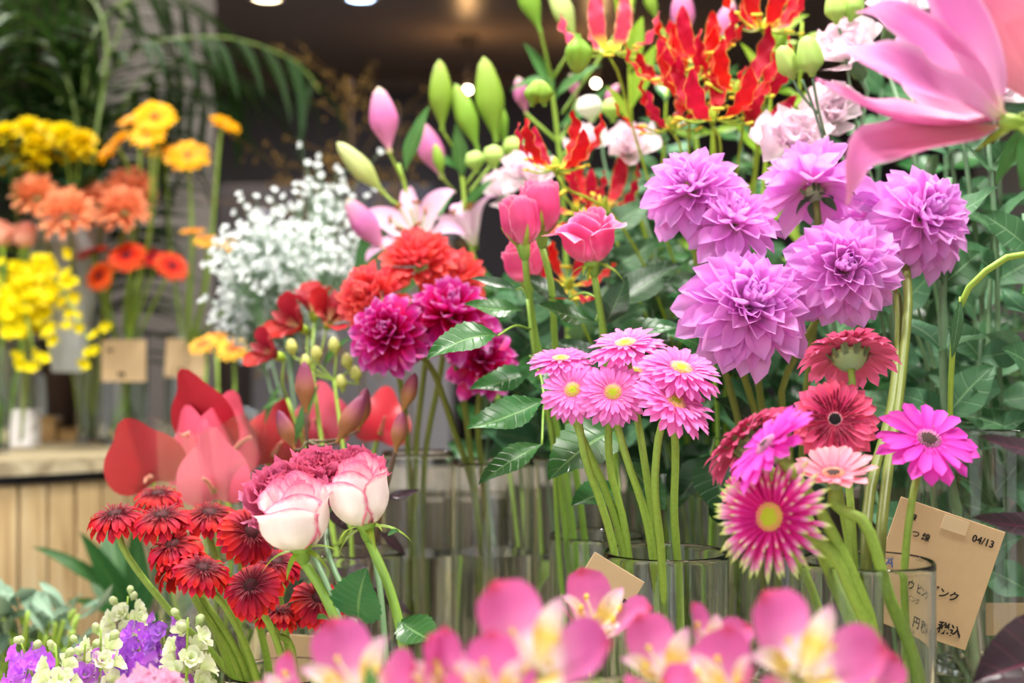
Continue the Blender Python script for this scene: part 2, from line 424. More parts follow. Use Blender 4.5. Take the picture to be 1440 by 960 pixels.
def disc_mesh(key, mats, r, dome, n=110, eye=.45, spike=.10):
    """gerbera heart: tight spiral of little florets on a dome; the eye in mats[0], the ring around it in mats[1]"""
    if key in MC: return MC[key]
    a = Acc(); lathe(a, [(r*1.02, -.1*r), (r*.98, 0), (r*.8, dome*.4), (r*.5, dome*.8), (r*.2, dome), (0.0001, dome)], 14, 0)
    for k in range(n):
        t = math.sqrt((k+.5)/n); ph = k*GA; rr = r*t*.98; z = dome*(1-t*t)
        p = V((rr*math.cos(ph), rr*math.sin(ph), z)); nn = V((math.cos(ph)*t*.7, math.sin(ph)*t*.7, 1)).normalized()
        M = frame(p, nn); h = r*spike*(1.0 if t > eye else .55); b = r*.075
        a.add([M @ V((b, 0, 0)), M @ V((0, b, 0)), M @ V((-b, 0, 0)), M @ V((0, -b, 0)), M @ V((0, 0, h))], [(0, 1, 4), (1, 2, 4), (2, 3, 4), (3, 0, 4)], None, 0 if t < eye else 1)
    MC[key] = a.done('disc', mats); return MC[key]
def fringe_mesh(key, m, R, n, r0, ln, e0, wd, seed=1):
    if key in MC: return MC[key]
    rr = random.Random(seed); a = Acc()
    pm = petal(key+'f', m, 1, .16*wd, .7, .5, 2, .8, .3, -.3, 0, 0, nu=2, nv=3)
    for k in range(n):
        ph = 2*PI*k/n+rr.uniform(-.1, .1); l_ = R*ln*rr.uniform(.75, 1.15)
        a.addm(pm, RZ(ph) @ T(0, r0*R*rr.uniform(.95, 1.1), rr.uniform(.0, .05)*R) @ RX(math.radians(e0+rr.uniform(-14, 14))) @ SC(l_))
    MC[key] = a.done('floret_ring', m); return MC[key]
def cup_mesh(key, m, R, nbr=16, depth=.34, rad=.26, rs=.0032, bract=.3):
    if key in MC: return MC[key]
    a = Acc()
    lathe(a, [(rs, -depth*R), (rad*R*.62, -depth*R*.78), (rad*R*.9, -depth*R*.4), (rad*R, -.05*R), (rad*R*.7, 0)], 14)
    pm = petal(key+'b', m, 1, .22, .45, .6, 1.2, 1, .2, .2, 0, 0, nu=2, nv=3)
    for k in range(nbr*2):
        a.addm(pm, RZ(2*PI*(k+.5*(k % 2))/nbr) @ T(0, rad*R*.86, -depth*R*.5) @ RX(math.radians(62 if k % 2 else 48)) @ SC(R*bract))
    MC[key] = a.done('calyx', m); return MC[key]

def gerbera(label, c, n, D, sty, via, spin=None, group=None, joined=False, cat='gerbera', seed=0, leanb=0.0):
    rd = random.Random(seed*7+int(c[0])); C = pt(c); R = D/2; n = V(n).normalized()
    base = pt(via[-1]); th = thing(sty.get('name', 'gerbera'), base, label, cat, group)
    H = frame(C, n, spin if spin is not None else rd.uniform(0, 6.28))
    k0 = sty['key']
    N1 = sty.get('n', 24); W_ = sty.get('w', .27); r0 = sty.get('r0', .2)
    lays = sty.get('layers', [(1.0, -2, 0), (.9, 8, .04)])
    acc = Acc()
    for li, (ls, el, z) in enumerate(lays):
        for q in range(N1):
            var = rd.randrange(3)
            pm = petal(f'petal#{k0}{var}', sty['mat'], 1, W_, sty.get('peak', .68), sty.get('base', .45), 4, .5, sty.get('cup', .2), sty.get('bend', -.15)+.12*(var-1), sty.get('tip', -.1), 0, ruf=.05, rf=1.2, notch=sty.get('notch', .0), nu=4, nv=6, seed=var, twist=.12*(var-1))
            M = H @ RZ(2*PI*(q+.5*(li % 2)+rd.uniform(-.18, .18))/N1) @ T(0, r0*R*.85, z*R) @ RX(math.radians(el+rd.uniform(-5, 5))) @ RY(rd.uniform(-.15, .15)) @ SC(R*(1-r0*.85)*ls*rd.uniform(.93, 1.04))
            if joined: acc.addm(pm, T(*(-base)) @ M)
            else: put('petal', pm, th, M)
    if joined: put('petal_ring', acc.done('petal_ring', sty['mat']), th, T(*base), kind='stuff')
    if sty.get('fringe'):
        for fi, (num, fr0, ln, e0, wd) in enumerate(sty['fringe']):
            fm = fringe_mesh(f'{k0}_fr{fi}', sty.get('fmat', sty['mat']), 1, num, fr0, ln, e0, wd)
            put('floret_ring', fm, th, H @ T(0, 0, .05*R) @ SC(R), kind='stuff')
    put('disc', disc_mesh(k0+'_disc', sty['disc'], 1, sty.get('dome', .3), sty.get('nd', 110), sty.get('eye', .45), sty.get('spike', .2)), th, H @ T(0, 0, .05*R) @ SC(R*r0))
    put('calyx', cup_mesh(k0+'_cup', G_calyx, 1, sty.get('nbr', 16), rs=.0030/R, rad=sty.get('crad', .26), bract=sty.get('bract', .3)), th, H @ SC(R))
    top = C-n*R*.3
    ps = [base]+[pt(v) for v in via[:-1]][::-1]+[C-n*R*.62+V((0, 0, -.004)), top]
    stem_from(th, base, ps, sty.get('sr', .0033), sty.get('sr', .0033)*.85, sty.get('smat', G_gerb), 20)
    return th

def dahlia(label, c, n, D, m, via, N_=95, spin=0, group=None, seed=0, name='dahlia', cat='dahlia', e0=-28, wr=.5, heart=None, ball=False, joined=False, pk=.62, sr=.0033, smat=None, pp=1.75, bracts=True, key='dah'):
    rd = random.Random(seed*11+int(c[0])); C = pt(c); R = D/2; n = V(n).normalized()
    base = pt(via[-1]); th = thing(name, base, label, cat, group); H = frame(C-n*R*.2, n, spin)
    acc = Acc()
    for k in range(N_):
        t = k/(N_-1)
        el = e0+(86-e0)*t**(.95 if not ball else .85)
        ln = R*((.88-.50*t**1.15) if not ball else .62)*rd.uniform(.9, 1.08)
        kind = 0 if t < .35 else (1 if t < .7 else 2)
        var = rd.randrange(2)
        pm = petal(f'petal#{key}{kind}{var}', m, 1, wr*(1, .98, .8)[kind], pk, .42, pp, .75, (.5, .7, .95)[kind], (-.15, .25, .7)[kind]+.15*var, (-.25, -.15, .1)[kind], 0, nu=4, nv=6, keel=.12, ruf=.05, rf=1, seed=var)
        rr = R*(.16*(1-t)+.03); z = R*(.30*t-.02); ja = 8
        if ball: rr = R*.36*math.cos(math.radians(el)); z = R*.36*math.sin(math.radians(el)); ja = 4
        M = H @ RZ(k*GA+rd.uniform(-.12, .12)) @ T(0, rr, z) @ RX(math.radians(el+rd.uniform(-ja, ja))) @ RY(rd.uniform(-.30, .30)) @ SC(ln*rd.uniform(.93, 1.06))
        if joined: acc.addm(pm, T(*(-base)) @ M)
        else: put('petal', pm, th, M)
    if joined: put('petals', acc.done('petals', m), th, T(*base), kind='stuff')
    if heart:
        a = Acc(); lathe(a, [(.10, 0), (.12, .12), (.08, .24), (.0001, .30)], 10)
        put('heart', MC.setdefault('heart'+heart.name, a.done('heart', heart)), th, H @ T(0, 0, R*.26) @ SC(R))
    put('calyx', cup_mesh(key+'_cup', G_calyx, 1, 8, .25, .17, .003/R, .3), th, H @ SC(R))
    if bracts:
        for k in range(5):
            lm = leafmesh('bract', L_dark, 1, .55, .2, -.9, .1)
            put('bract', lm, th, H @ RZ(2*PI*k/5+.4) @ T(0, R*.08, -R*.16) @ RX(math.radians(-22)) @ SC(R*.36))
    top = H @ V((0, 0, -R*.22))
    ps = [base]+[pt(v) for v in via[:-1]][::-1]+[top-n*R*.16+V((0, 0, -.004)), top]
    stem_from(th, base, ps, sr*1.1, sr, smat or G_dark, 20)
    return th

def rose_petal(key, m, rr, hh, span, flare, tuck, tipw, seed=0, point=.12, nv=9, nu=8):
    """a petal wrapped around the rose's axis: rr widest radius, hh height, flare turns the rim out"""
    if key in MC: return MC[key]
    def fn(u, v):
        top = 1-.16*abs(u)**3-.03*math.sin(u*3+seed)
        h = hh*v*top
        body = math.sin(min(1, v*1.75)*PI/2)**.62
        r = rr*(.10+.90*body)*(1-tuck*max(0, v-.55)**1.3)
        r += flare*rr*max(0, (v-.62)/.38)**2.2*(1+.55*abs(u)+.25*math.sin(u*4+seed))
        h -= flare*.33*hh*max(0, (v-.7)/.3)**2.2*(1+.2*math.sin(u*3.1+seed))
        sp = span*(.45+.55*math.sin(min(1, v*1.35+.08)*PI/2))*(1-.10*max(0, v-.8)/.2)
        a = u*sp
        r += .03*rr*math.sin(3*u+seed)*v+ .05*rr*u
        return (r*math.sin(a), r*math.cos(a), h)
    MC[key] = grid('petal', fn, nu, nv, m); return MC[key]
def rose(label, c, axis, Wd, Hh, m, via, open_=.3, leaves=(), group=None, spin=0.0, minner=None, nlay=15, span0=1.12, key='r', cat='rose', sepal_up=False, smat=None, sr=.0032, name='rose'):
    """c: where the bloom meets its stem"""
    C = pt(c); axis = V(axis).normalized(); base = pt(via[-1]); th = thing(name, base, label, cat, group); H = frame(C, axis, spin)
    R = Wd/2
    for k in range(nlay):
        t = k/(nlay-1)                                   # 0 outermost
        rr = R*(.95-.80*t**.85); hh = Hh*((.78+.22*min(1, t*2.2)) if open_ > .1 else (.92+.08*min(1, t*3)))*(1-.03*t)
        fl = open_*(1-t)**1.5; tk = .24*(1-open_)+.14*t
        me = rose_petal(f'rp#{key}{k}', m if (t < .28 or minner is None) else minner, rr, hh, (span0 if t < .5 else 1.3), fl, tk, 0, seed=k*1.7)
        put('petal', me, th, H @ RZ(k*2.13+.35*(k//3)))
    a = Acc(); lathe(a, [(sr*1.0, -.012), (.0052, -.008), (.0060, -.003), (R*.34, .002), (R*.3, .004)], 12)
    put('hip', a.done('hip', G_rose), th, H)
    for k in range(5):
        up = sepal_up
        me = leafmesh(f'sepal#{up}', L_lime, 1, .20, .25, (.5 if up else -1.1), (.55 if up else -.05), 0, .2, 8, 2, .8)
        put('sepal', me, th, H @ RZ(k*2*PI/5+spin*.3+.2) @ T(0, .0035, -.001) @ RX(.1) @ SC(Hh*(.62 if k % 2 else .48)))
    top = H @ V((0, 0, -.011))
    ps = [base]+[pt(v) for v in via[:-1]][::-1]+[top]
    stem_from(th, base, ps, sr*1.15, sr, smat or G_rose, 22)
    for i, (b, t_, wf, kd) in enumerate(leaves):
        leaf_to(th, pt(b), pt(t_), wf, kd, seed=i+int(b[0]))
    return th

def ruffle(label, c, n, D, m, via, N_=34, layers=4, seed=0, group=None, name='carnation', cat='carnation', ruf=.10, rf=2.5, wr=.95, smat=None, key='carn', frill=.03, joined=False, heart=None, leaves=(), cupk=.25, sr=.0028):
    """carnations and lisianthus: wide ruffled petals in a dome"""
    rd = random.Random(seed*5+int(c[0])); C = pt(c); R = D/2; n = V(n).normalized(); base = pt(via[-1])
    th = thing(name, base, label, cat, group); H = frame(C-n*R*.55, n, rd.uniform(0, 6))
    acc = Acc()
    for k in range(N_):
        t = k/(N_-1); el = 4+78*t**.85; ln = R*(1.0-.20*t)
        var = k % 4; mk = f'petal#{key}{var}'
        if mk not in MC:
            sd = var*2.1
            def fn(u, v, sd=sd):
                w_ = wr/2*(.22+.78*min(1, (v*1.15))**.9)
                e_ = max(0, v-.35)/.65
                y = v*(1-.13*u*u)+(frill*math.sin(u*16+sd)*e_**3)
                z = .10*v+cupk*u*u*v+ruf*e_**1.4*(math.sin(u*rf*2+sd)+.5*math.sin(u*rf*4.3+sd*2))+.16*v*v
                return (u*w_+.05*e_*math.sin(u*7+sd), y-.05*e_*abs(math.cos(u*5+sd)), z)
            MC[mk] = grid('petal', fn, 12, 6, m)
        M = H @ RZ(k*GA) @ T(0, R*.06*(1-t), R*.10*t) @ RX(math.radians(el+rd.uniform(-8, 8))) @ RY(rd.uniform(-.3, .3)) @ SC(ln*rd.uniform(.9, 1.08))
        if joined: acc.addm(MC[mk], T(*(-base)) @ M)
        else: put('petal', MC[mk], th, M)
    if joined: put('petals', acc.done('petals', m), th, T(*base), kind='stuff')
    a = Acc(); lathe(a, [(.0026, -R*.75), (R*.22, -R*.6), (R*.27, -R*.1), (R*.34, R*.08)], 12)
    put('calyx', a.done('calyx', G_grey), th, H)
    top = H @ V((0, 0, -R*.72))
    ps = [base]+[pt(v) for v in via[:-1]][::-1]+[top-n*.015, top]
    stem_from(th, base, ps, sr, sr*.85, smat or G_grey, 18)
    for i, (b, t_, wf, kd) in enumerate(leaves): leaf_to(th, pt(b), pt(t_), wf, kd, seed=i)
    return th

def ribbon(name, mt, pts, wid, nrm, cup=.2, nu=6, nv=16, keel=0, ruf=0, rf=4, seed=0):
    """a petal or blade along a bent line; pts are points in space, wid half widths along it, nrm the inner side's direction(s)"""
    sp = spline(pts, nv); vs, uv, fs = [], [], []
    nr = [V(x) for x in nrm] if isinstance(nrm, list) else [V(nrm)]*2
    for j, p in enumerate(sp):
        v = j/nv
        t = (sp[min(j+1, nv)]-sp[max(j-1, 0)]).normalized()
        k = v*(len(nr)-1); i0 = min(int(k), len(nr)-2); nn = nr[i0].lerp(nr[i0+1], k-i0)
        s = t.cross(nn).normalized(); z = s.cross(t)
        k = v*(len(wid)-1); i0 = min(int(k), len(wid)-2); f = k-i0; f = f*f*(3-2*f); w_ = wid[i0]*(1-f)+wid[i0+1]*f
        for i in range(nu+1):
            u = -1+2*i/nu
            vs.append(p+s*(u*w_)+z*(cup*w_*u*u+keel*w_*abs(u)+ruf*math.sin(v*rf*6.28+(1.5 if u > 0 else 0)+seed)*abs(u)**1.5)); uv.append(((u+1)/2, v))
    for j in range(nv):
        for i in range(nu):
            a = j*(nu+1)+i; fs.append((a, a+1, a+nu+2, a+nu+1))
    return mesh(name, vs, fs, mt, uv)

def bud_mesh(key, m, L, r, furrow=.12, tipr=.25, peak=.45, nn=18):
    """lily bud: base at origin, along +Z, six faint furrows"""
    if key in MC: return MC[key]
    vs, fs, uv = [], [], []; nz = 12
    for j in range(nz+1):
        v = j/nz
        rr = r*(math.sin(min(1, v/peak)*PI/2)**.7*(.35+.65*min(1, v/peak)) if v < peak else (tipr+(1-tipr)*math.cos((v-peak)/(1-peak)*PI/2)**.9))
        if j == 0: rr = r*.22
        if j == nz: rr = r*.05
        for k in range(nn):
            a = 2*PI*k/nn; q = rr*(1-furrow*(.5+.5*math.cos(3*a))**3)
            vs.append((q*math.cos(a), q*math.sin(a), L*v)); uv.append(((k*3/nn) % 1, v))
    for j in range(nz):
        for k in range(nn):
            a = j*nn+k; b = j*nn+(k+1) % nn; fs.append((a, b, b+nn, a+nn))
    MC[key] = mesh('bud', vs, fs, m, uv); return MC[key]
def place_bud(th, key, m, b, t_, r, spin=0, name='bud', **kw):
    """bud from base pixel point b to tip t_"""
    b, t_ = pt(b), pt(t_); d = t_-b
    return put(name, bud_mesh(f'{key}', m, 1.0, r, **kw), th, frame(b, d, spin) @ SC(d.length))
def twig(th, pts, r=.002, mt=None, name='stem'):
    p = [pt(x) if len(x) == 3 and not isinstance(x, V) else x for x in pts]
    return stem_from(th, p[0], p, r*1.15, r, mt or G_fresh, 14, 6, name)

def lily_blossom(th, c, axis, L_, m_out, m_in, spin=0, open_=.8, curl=1.1, wf=.34, stamens=True, key='lily', anther=None):
    """six recurving petals around a trumpet; returns the blossom (its ovary) with petals and stamens under it"""
    H = frame(pt(c), axis, spin); a = Acc(); tube(a, [V((0, 0, -.006)), V((0, 0, .02))], .0035, 6)
    bl = put('blossom', a.done('ovary', G_lime), th, H)
    for k in range(6):
        inner = k % 2; el = math.radians(84-38*open_-(0 if inner else 6))
        me = petal(f'petal#{key}{inner}{open_}{curl}', m_in if inner else m_out, 1, wf*(1.25 if inner else .85), .52, .22, 1.7, .8, .35, -.35*open_, -curl*2.0, 0, ruf=.03, rf=2, nu=6, nv=12, keel=.05)
        put('petal', me, bl, H @ RZ(k*PI/3+.03) @ T(0, .003+.001*inner, 0) @ RX(el) @ SC(L_))
    if stamens:
        for k in range(6):
            a = Acc(); sp = spline([V((0, .002, .01)), V((0, .010, L_*.35)), V((0, .022, L_*.62))], 8); tube(a, sp, .0009, 5)
            box(a, sp[-1]+V((0, .001, .001)), (.011, .003, .003), 1)
            put('stamen', a.done('stamen', [G_lime, anther or M_anther]), bl, H @ RZ(k*PI/3+.5))
        a = Acc(); tube(a, spline([V((0, 0, .01)), V((.003, 0, L_*.4)), V((.006, .002, L_*.72))], 8), .0013, 6)
        put('pistil', a.done('pistil', G_lime), bl, H)
    return bl

def gloriosa(th, c, axis, L_, spin=0, seed=0, sweep=1.0, m=None):
    """flame lily: six narrow wavy petals swept up, six stamens spread flat"""
    rd = random.Random(seed); H = frame(pt(c), axis, spin); a = Acc()
    lathe(a, [(.001, -.008), (.004, -.003), (.005, .004), (.003, .011), (.0005, .014)], 8)
    bl = put('blossom', a.done('ovary', G_lime), th, H)
    for k in range(6):
        var = (k+seed) % 3; v2 = int(sweep*10)
        me = petal(f'petal#glo{var}{v2}', m or M_glo, 1, .23, .60, .28, 2.2, .7, .15, 1.35+.5*sweep-.2*var, -.25+.35*var, .05, ruf=.17, rf=4.2, nu=6, nv=24, seed=var*1.3, twist=.5*(var-1))
        put('petal', me, bl, H @ RZ(k*PI/3+rd.uniform(-.2, .2)) @ T(0, .004, 0) @ RX(rd.uniform(-.2, .25)) @ SC(L_*1.2*rd.uniform(.9, 1.1)))
    for k in range(6):
        a = Acc(); l2 = L_*rd.uniform(.5, .62); z = rd.uniform(-.1, .25)*L_
        sp = spline([V((0, .003, 0)), V((0, l2*.5, z*.3-.003)), V((0, l2, z))], 8); tube(a, sp, .0011, 5)
        box(a, sp[-1], (.012, .003, .003), 1)
        put('stamen', a.done('stamen', [G_lime, M_pollen]), bl, H @ RZ(k*PI/3+.5+rd.uniform(-.2, .2)))
    return bl

def alstro(th, c, axis, L_, m_out, m_in, spin=0, open_=.75, key='al', stam=True):
    H = frame(pt(c), axis, spin); a = Acc(); lathe(a, [(.002, -.012), (.005, -.007), (.006, -.001), (.003, .003)], 8)
    bl = put('blossom', a.done('ovary', G_lime), th, H)
    for k in range(6):
        inner = k % 2; el = math.radians(88-62*open_ + (12 if inner else 0))
        if inner: me = petal(f'petal#{key}i{open_}', m_in, 1, .34, .62, .22, 1.8, .8, .45, -.35, -.5, .05, nu=6, nv=10)
        else: me = petal(f'petal#{key}o{open_}', m_out, 1, .66, .66, .2, 2.6, .6, .30, -.25, -.25, .1, nu=6, nv=10, notch=.10, ruf=.02)
        put('petal', me, bl, H @ RZ(k*PI/3) @ T(0, .003, .001*inner) @ RX(el) @ SC(L_*(1.0 if not inner else .84)))
    if stam:
        for k in range(5):
            a = Acc(); sp = spline([V((0, .001, 0)), V((.001*k, .004, L_*.35)), V((.002*(k-2), .012, L_*.62))], 6); tube(a, sp, .0008, 5)
            box(a, sp[-1], (.002, .002, .004), 1); put('stamen', a.done('stamen', [M_cream, M_pollen]), bl, H @ RZ(k*1.2))
    return bl

def leafy_stem(label, pts, nodes, ll, kind='eust', seed=0, group=None, wf=.62, smat=None, r=.004, name='leafy_lisianthus', cat='greenery', up=.5, spread=1.0, t0=.25):
    """upright stem with opposite pairs of leaves at its nodes"""
    rd = random.Random(seed); ps = [pt(x) for x in pts]; b = ps[0]
    th = thing(name, b, label, cat, group); stem_from(th, b, ps, r, r*.6, smat or G_grey, 24, 8, node=nodes)
    sp = spline(ps, 60); ph = rd.uniform(0, 3)
    for k in range(nodes):
        t = t0+(1-t0)*(k+.5)/nodes; i = min(59, int(t*60)); p = sp[i]; tg = (sp[i+1]-sp[i]).normalized(); x = tg.orthogonal().normalized(); y = tg.cross(x)
        ph += PI/2+rd.uniform(-.4, .4)
        for s in (0, PI):
            a = ph+s; dr = (x*math.cos(a)+y*math.sin(a))*spread+tg*rd.uniform(up-.4, up+.4)
            L_ = ll*rd.uniform(.7, 1.15)*(1.1-.4*t)
            leaf_to(th, p, p+dr.normalized()*L_, wf, kind, nh=tg*.35+V((rd.uniform(-.5, .5), -1, rd.uniform(0, .8))), seed=rd.randrange(9))
    return th
def vase(label, px, d, r, z0, z1, water=None, group=None, n=40, thick=.0028, cat='vase', name='glass_vase', taper=1.0):
    X = (px-720)*d/2000; th = thing(name, (X, d, z0), label, cat, group); M = T(X, d, z0); h = z1-z0
    a = Acc(); r1 = r; rb = r*taper
    lathe(a, [(.0001, 0), (rb*.94, 0), (rb*.97, 0), (rb, .003), (rb, .006), (rb, .02), (r1, h-.006), (r1, h-.002), (r1-thick*.2, h-.0005), (r1-thick*.5, h), (r1-thick*.8, h-.0005), (r1-thick, h-.002), (r1-thick, h-.006), (rb-thick, .02), (rb-thick, .012), (rb*.9, .007), (rb*.87, .007), (.0001, .007)], n)
    put('glass_wall', a.done('glass_wall', GLASS), th, M)
    if water:
        a = Acc(); wr = rb-thick-.0006; wt = water-z0; lathe(a, [(.0001, .0085), (wr*.92, .0085), (wr*.95, .0085), (wr, .014), (wr, .02), (wr, wt-.003), (wr, wt-.0004), (wr*.994, wt), (wr*.98, wt), (.0001, wt)], n)
        put('water', a.done('water', WATER), th, M)
    return th

# ------------------------------------------------------------------ setting
def slab(name, c, s, m, kind='structure'):
    a = Acc(); box(a, (0, 0, 0), s); return put(name, a.done(name, m, False), None, T(*c), kind=kind)
RX0, RX1, RY0, RY1, RZ1 = -4.2, 2.6, -1.1, 8.0, 2.5
slab('floor', ((RX0+RX1)/2, (RY0+RY1)/2, -.05), (RX1-RX0, RY1-RY0, .1), M_floor)
slab('ceiling', ((RX0+RX1)/2, (RY0+RY1)/2, RZ1+.05), (RX1-RX0, RY1-RY0, .1), M_ceil)
slab('wall_back', ((RX0+RX1)/2, RY1+.05, RZ1/2), (RX1-RX0, .1, RZ1), M_darkwall)
slab('wall_left', (RX0-.05, (RY0+RY1)/2, RZ1/2), (.1, RY1-RY0, RZ1), M_wall)
slab('wall_front_added', (1.65, RY0-.05, RZ1/2), (1.9, .1, RZ1), M_wall)  # unseen wall piece, added so that daylight enters from the front left
slab('wall_right', (RX1+.05, (RY0+RY1)/2, RZ1/2), (.1, RY1-RY0, RZ1), M_wall)
slab('baseboard_back', ((RX0+RX1)/2, RY1-.01, .05), (RX1-RX0, .02, .1), M_darkwood)
slab('trim_1', ((RX0+RX1)/2, RY1-.04, RZ1-.05), (RX1-RX0, .08, .1), M_darkwood)
# square plaster column standing on its corner line
a = Acc(); box(a, (0, 0, 0), (.24, .24, RZ1), R=Matrix.Rotation(math.radians(38), 3, 'Z'))
put('trim_2', a.done('column', M_column, False), None, T(-1.02, 4.1, RZ1/2), kind='structure')

def lamp(kind, loc, label, col, k, r, power, group):
    th = thing(kind, loc, label, 'light', group)
    if kind == 'pendant_bulb':
        a = Acc(); lathe(a, [(.0001, r*.8), (r*.9, r*.8), (r*.9, r+.035), (.0001, r+.035)], 12); put('socket', a.done('socket', M_black), th, T(*loc))
    if kind == 'downlight':
        a = Acc(); lathe(a, [(r*1.02, .004), (r*1.3, .0), (r*1.3, -.006), (r*1.02, -.006)], 24); put('trim_ring', a.done('ring', M_white), th, T(*loc))
        a = Acc(); lathe(a, [(r, -.002), (.0001, -.002)], 24); put('lens', a.done('lens', emit('lamp_lens', col, k)), th, T(*loc))
    else:
        a = Acc(); tube(a, [V((0, 0, r)), V((0, 0, RZ1-loc[2]-.012))], .004, 6); put('cord', a.done('cord', M_black), th, T(*loc))
        a = Acc(); lathe(a, [(.05, RZ1-loc[2]), (.05, RZ1-loc[2]-.02), (.0001, RZ1-loc[2]-.02)], 16); put('ceiling_rose', a.done('rose', M_black), th, T(*loc))
        a = Acc(); lathe(a, [(.0001, -r)]+[(r*math.cos(x), r*math.sin(x)) for x in [-1.2, -.8, -.4, 0, .4, .8, 1.2]]+[(.0001, r)], 16); put('bulb', a.done('bulb', emit('warm_bulb', col, k)), th, T(*loc))
    return th
def spot_light(loc, power, r, col):
    l = bpy.data.lights.new('lamp_light', 'POINT' if r is None else 'AREA'); l.energy = power; l.color = lin(col)[:3]
    if r is None: l.shadow_soft_size = .03
    else: l.shape = 'DISK'; l.size = r
    o = bpy.data.objects.new('lamp_light', l); COL.objects.link(o); o.location = loc
for (px, d, col, lb) in ((375, 6.2, '#FFE6B8', 'round warm white downlight in the dark ceiling above the palm'), (507, 6.2, '#BCD6FF', 'round bluish white downlight in the dark ceiling beside the warm one')):
    lamp('downlight', ((px-720)*d/2000, d, RZ1), lb, col, 14, .055, 0, 'ceiling downlights')
    spot_light(((px-720)*d/2000, d, RZ1-.03), 26, .12, col)
for (px, py, d, lb) in ((658, 126, 7.0, 'small glowing warm bulb hanging behind the green lily buds'), (838, 117, 7.0, 'small glowing warm bulb seen below the pink and yellow flame lily')):
    p = P(px, py, d); lamp('pendant_bulb', tuple(p), lb, '#FFEBC4', 40, .009, 0, 'hanging bulbs')
    spot_light((p.x, p.y-.07, p.z+.03), 1.6, None, '#FFC27C')
# unseen lamps added over the display to light the flowers from above
for i, (x, y) in enumerate(((-1.1, 1.7), (-.2, 1.05), (.75, 1.0), (.15, 2.1), (-1.2, 3.0))):
    spot_light((x, y, RZ1-.12), 21, .22, '#FFFAF3')
    th = thing('added_lamp', (x, y, RZ1), 'added ceiling lamp out of the picture, giving top light, '+('above the red gerberas', 'above the candy pink gerberas', 'above the mixed gerberas', 'above the plank stand', 'above the drum table')[i], 'light', 'added lamps above the display')
    a = Acc(); lathe(a, [(.04, 0), (.04, -.05), (.125, -.06), (.125, -.11), (.115, -.11)], 20); put('lamp_shade', a.done('shade', M_black), th, T(x, y, RZ1))
    a = Acc(); lathe(a, [(.115, -.10), (.0001, -.10)], 20); put('lens', a.done('lens', emit('added_lamp_lens', '#FFF3E0', 6)), th, T(x, y, RZ1))

# front display bench
BZ = .56
th = thing('display_bench', (.1, 1.1, 0), 'wooden display bench under the front vases', 'bench')
for k in range(12):
    a = Acc(); bevbox(a, (0, 0, 0), (1.9, .105, .03), .004); put('plank', MC.setdefault('bplank', a.done('plank', M_oaktop, False)), th, T(.12, .42+.108*k, BZ-.015))
for x in (-.75, .99):
    for y in (.45, 1.5):
        a = Acc(); bevbox(a, (0, 0, 0), (.06, .06, BZ-.03), .004); put('leg', a.done('leg', M_oak, False), th, T(x, y, (BZ-.03)/2))

# drum table of upright staves, left
tx, ty = (-30-720)*2.8/2000, 2.8
th = thing('drum_table', (tx, ty, 0), 'round table of pale upright wooden staves carrying the yellow and orange flowers', 'table')
for k in range(7):                                         # boards of the round top
    y0 = -.46+k*.92/7; y1 = y0+.92/7-.004
    def half(y): return math.sqrt(max(0, .46**2-y*y))
    a = Acc(); top = []
    ys = [y0+(y1-y0)*i/6 for i in range(7)]
    out = [(half(y), y) for y in ys]+[(-half(y), y) for y in ys[::-1]]
    n_ = len(out); zt = 0 if k % 2 else -.0015
    a.add([V((x, y, zt)) for x, y in out]+[V((x, y, -.026)) for x, y in out], [tuple(range(n_)), tuple(range(2*n_-1, n_-1, -1))]+[(i, i+n_, (i+1) % n_+n_, (i+1) % n_) for i in range(n_)])
    put('plank', a.done('plank', M_oaktop, False), th, T(tx, ty, .80))
a = Acc(); lathe(a, [(.452, -.026), (.452, -.040), (.43, -.040)], 48); put('rim_hoop', a.done('hoop', M_metal), th, T(tx, ty, .80))
ns = 56
a = Acc(); bevbox(a, (0, 0, 0), (2*PI*.43/ns-.0035, .022, .755), .003); sm = a.done('stave', M_oak, False)
for k in range(ns):
    an = 2*PI*k/ns; put('stave', sm, th, T(tx, ty, 0) @ RZ(an) @ T(0, -.43+(.002 if k % 3 == 0 else 0), .3795))
# plank-fronted stand behind the middle vases
th = thing('plank_stand', (.32, 2.1, 0), 'weathered plank stand behind the middle glass vases', 'stand')
rd = random.Random(3)
for k in range(22):
    wz = .78+rd.uniform(-.012, .012)
    a = Acc(); bevbox(a, (0, 0, 0), (.062, .02, wz), .003); put('plank', a.done('plank', M_grey if k > 2 else M_darkwood, False), th, T(-.30+.066*k, 2.1+rd.uniform(-.004, .004), wz/2))
for y in range(4):
    a = Acc(); bevbox(a, (0, 0, 0), (1.44, .095, .022), .003); put('board', a.done('board', M_grey, False), th, T(.39, 2.16+.098*y, .77))
# cabinet and shelves far behind
th = thing('dark_cabinet', (-1.75, 4.6, 0), 'dark wooden cabinet behind the left vases', 'cabinet')
a = Acc(); bevbox(a, (0, 0, 0), (1.15, .4, 1.12), .006); put('body', a.done('body', M_darkwood, False), th, T(-1.45, 4.6, .56))
for k in range(3):
    a = Acc(); bevbox(a, (0, 0, 0), (.36, .02, 1.0), .004); put('door', a.done('door', M_darkwood, False), th, T(-1.45-.38+.38*k, 4.385, .55))
th = thing('side_counter', (-1.1, 5.4, 0), 'pale grey counter panel behind the white gypsophila', 'counter')
a = Acc(); bevbox(a, (0, 0, 0), (.8, .5, 1.38), .006); put('body', a.done('body', M_panel, False), th, T(-.62, 5.4, .69))
a = Acc(); bevbox(a, (0, 0, 0), (.84, .54, .03), .006); put('counter_top', a.done('top', M_panel, False), th, T(-.62, 5.4, 1.395))
th = thing('display_fridge', (-1.2, 6.8, 0), 'dark cabinet with a grey door edge far behind the yellow gerberas', 'cabinet')
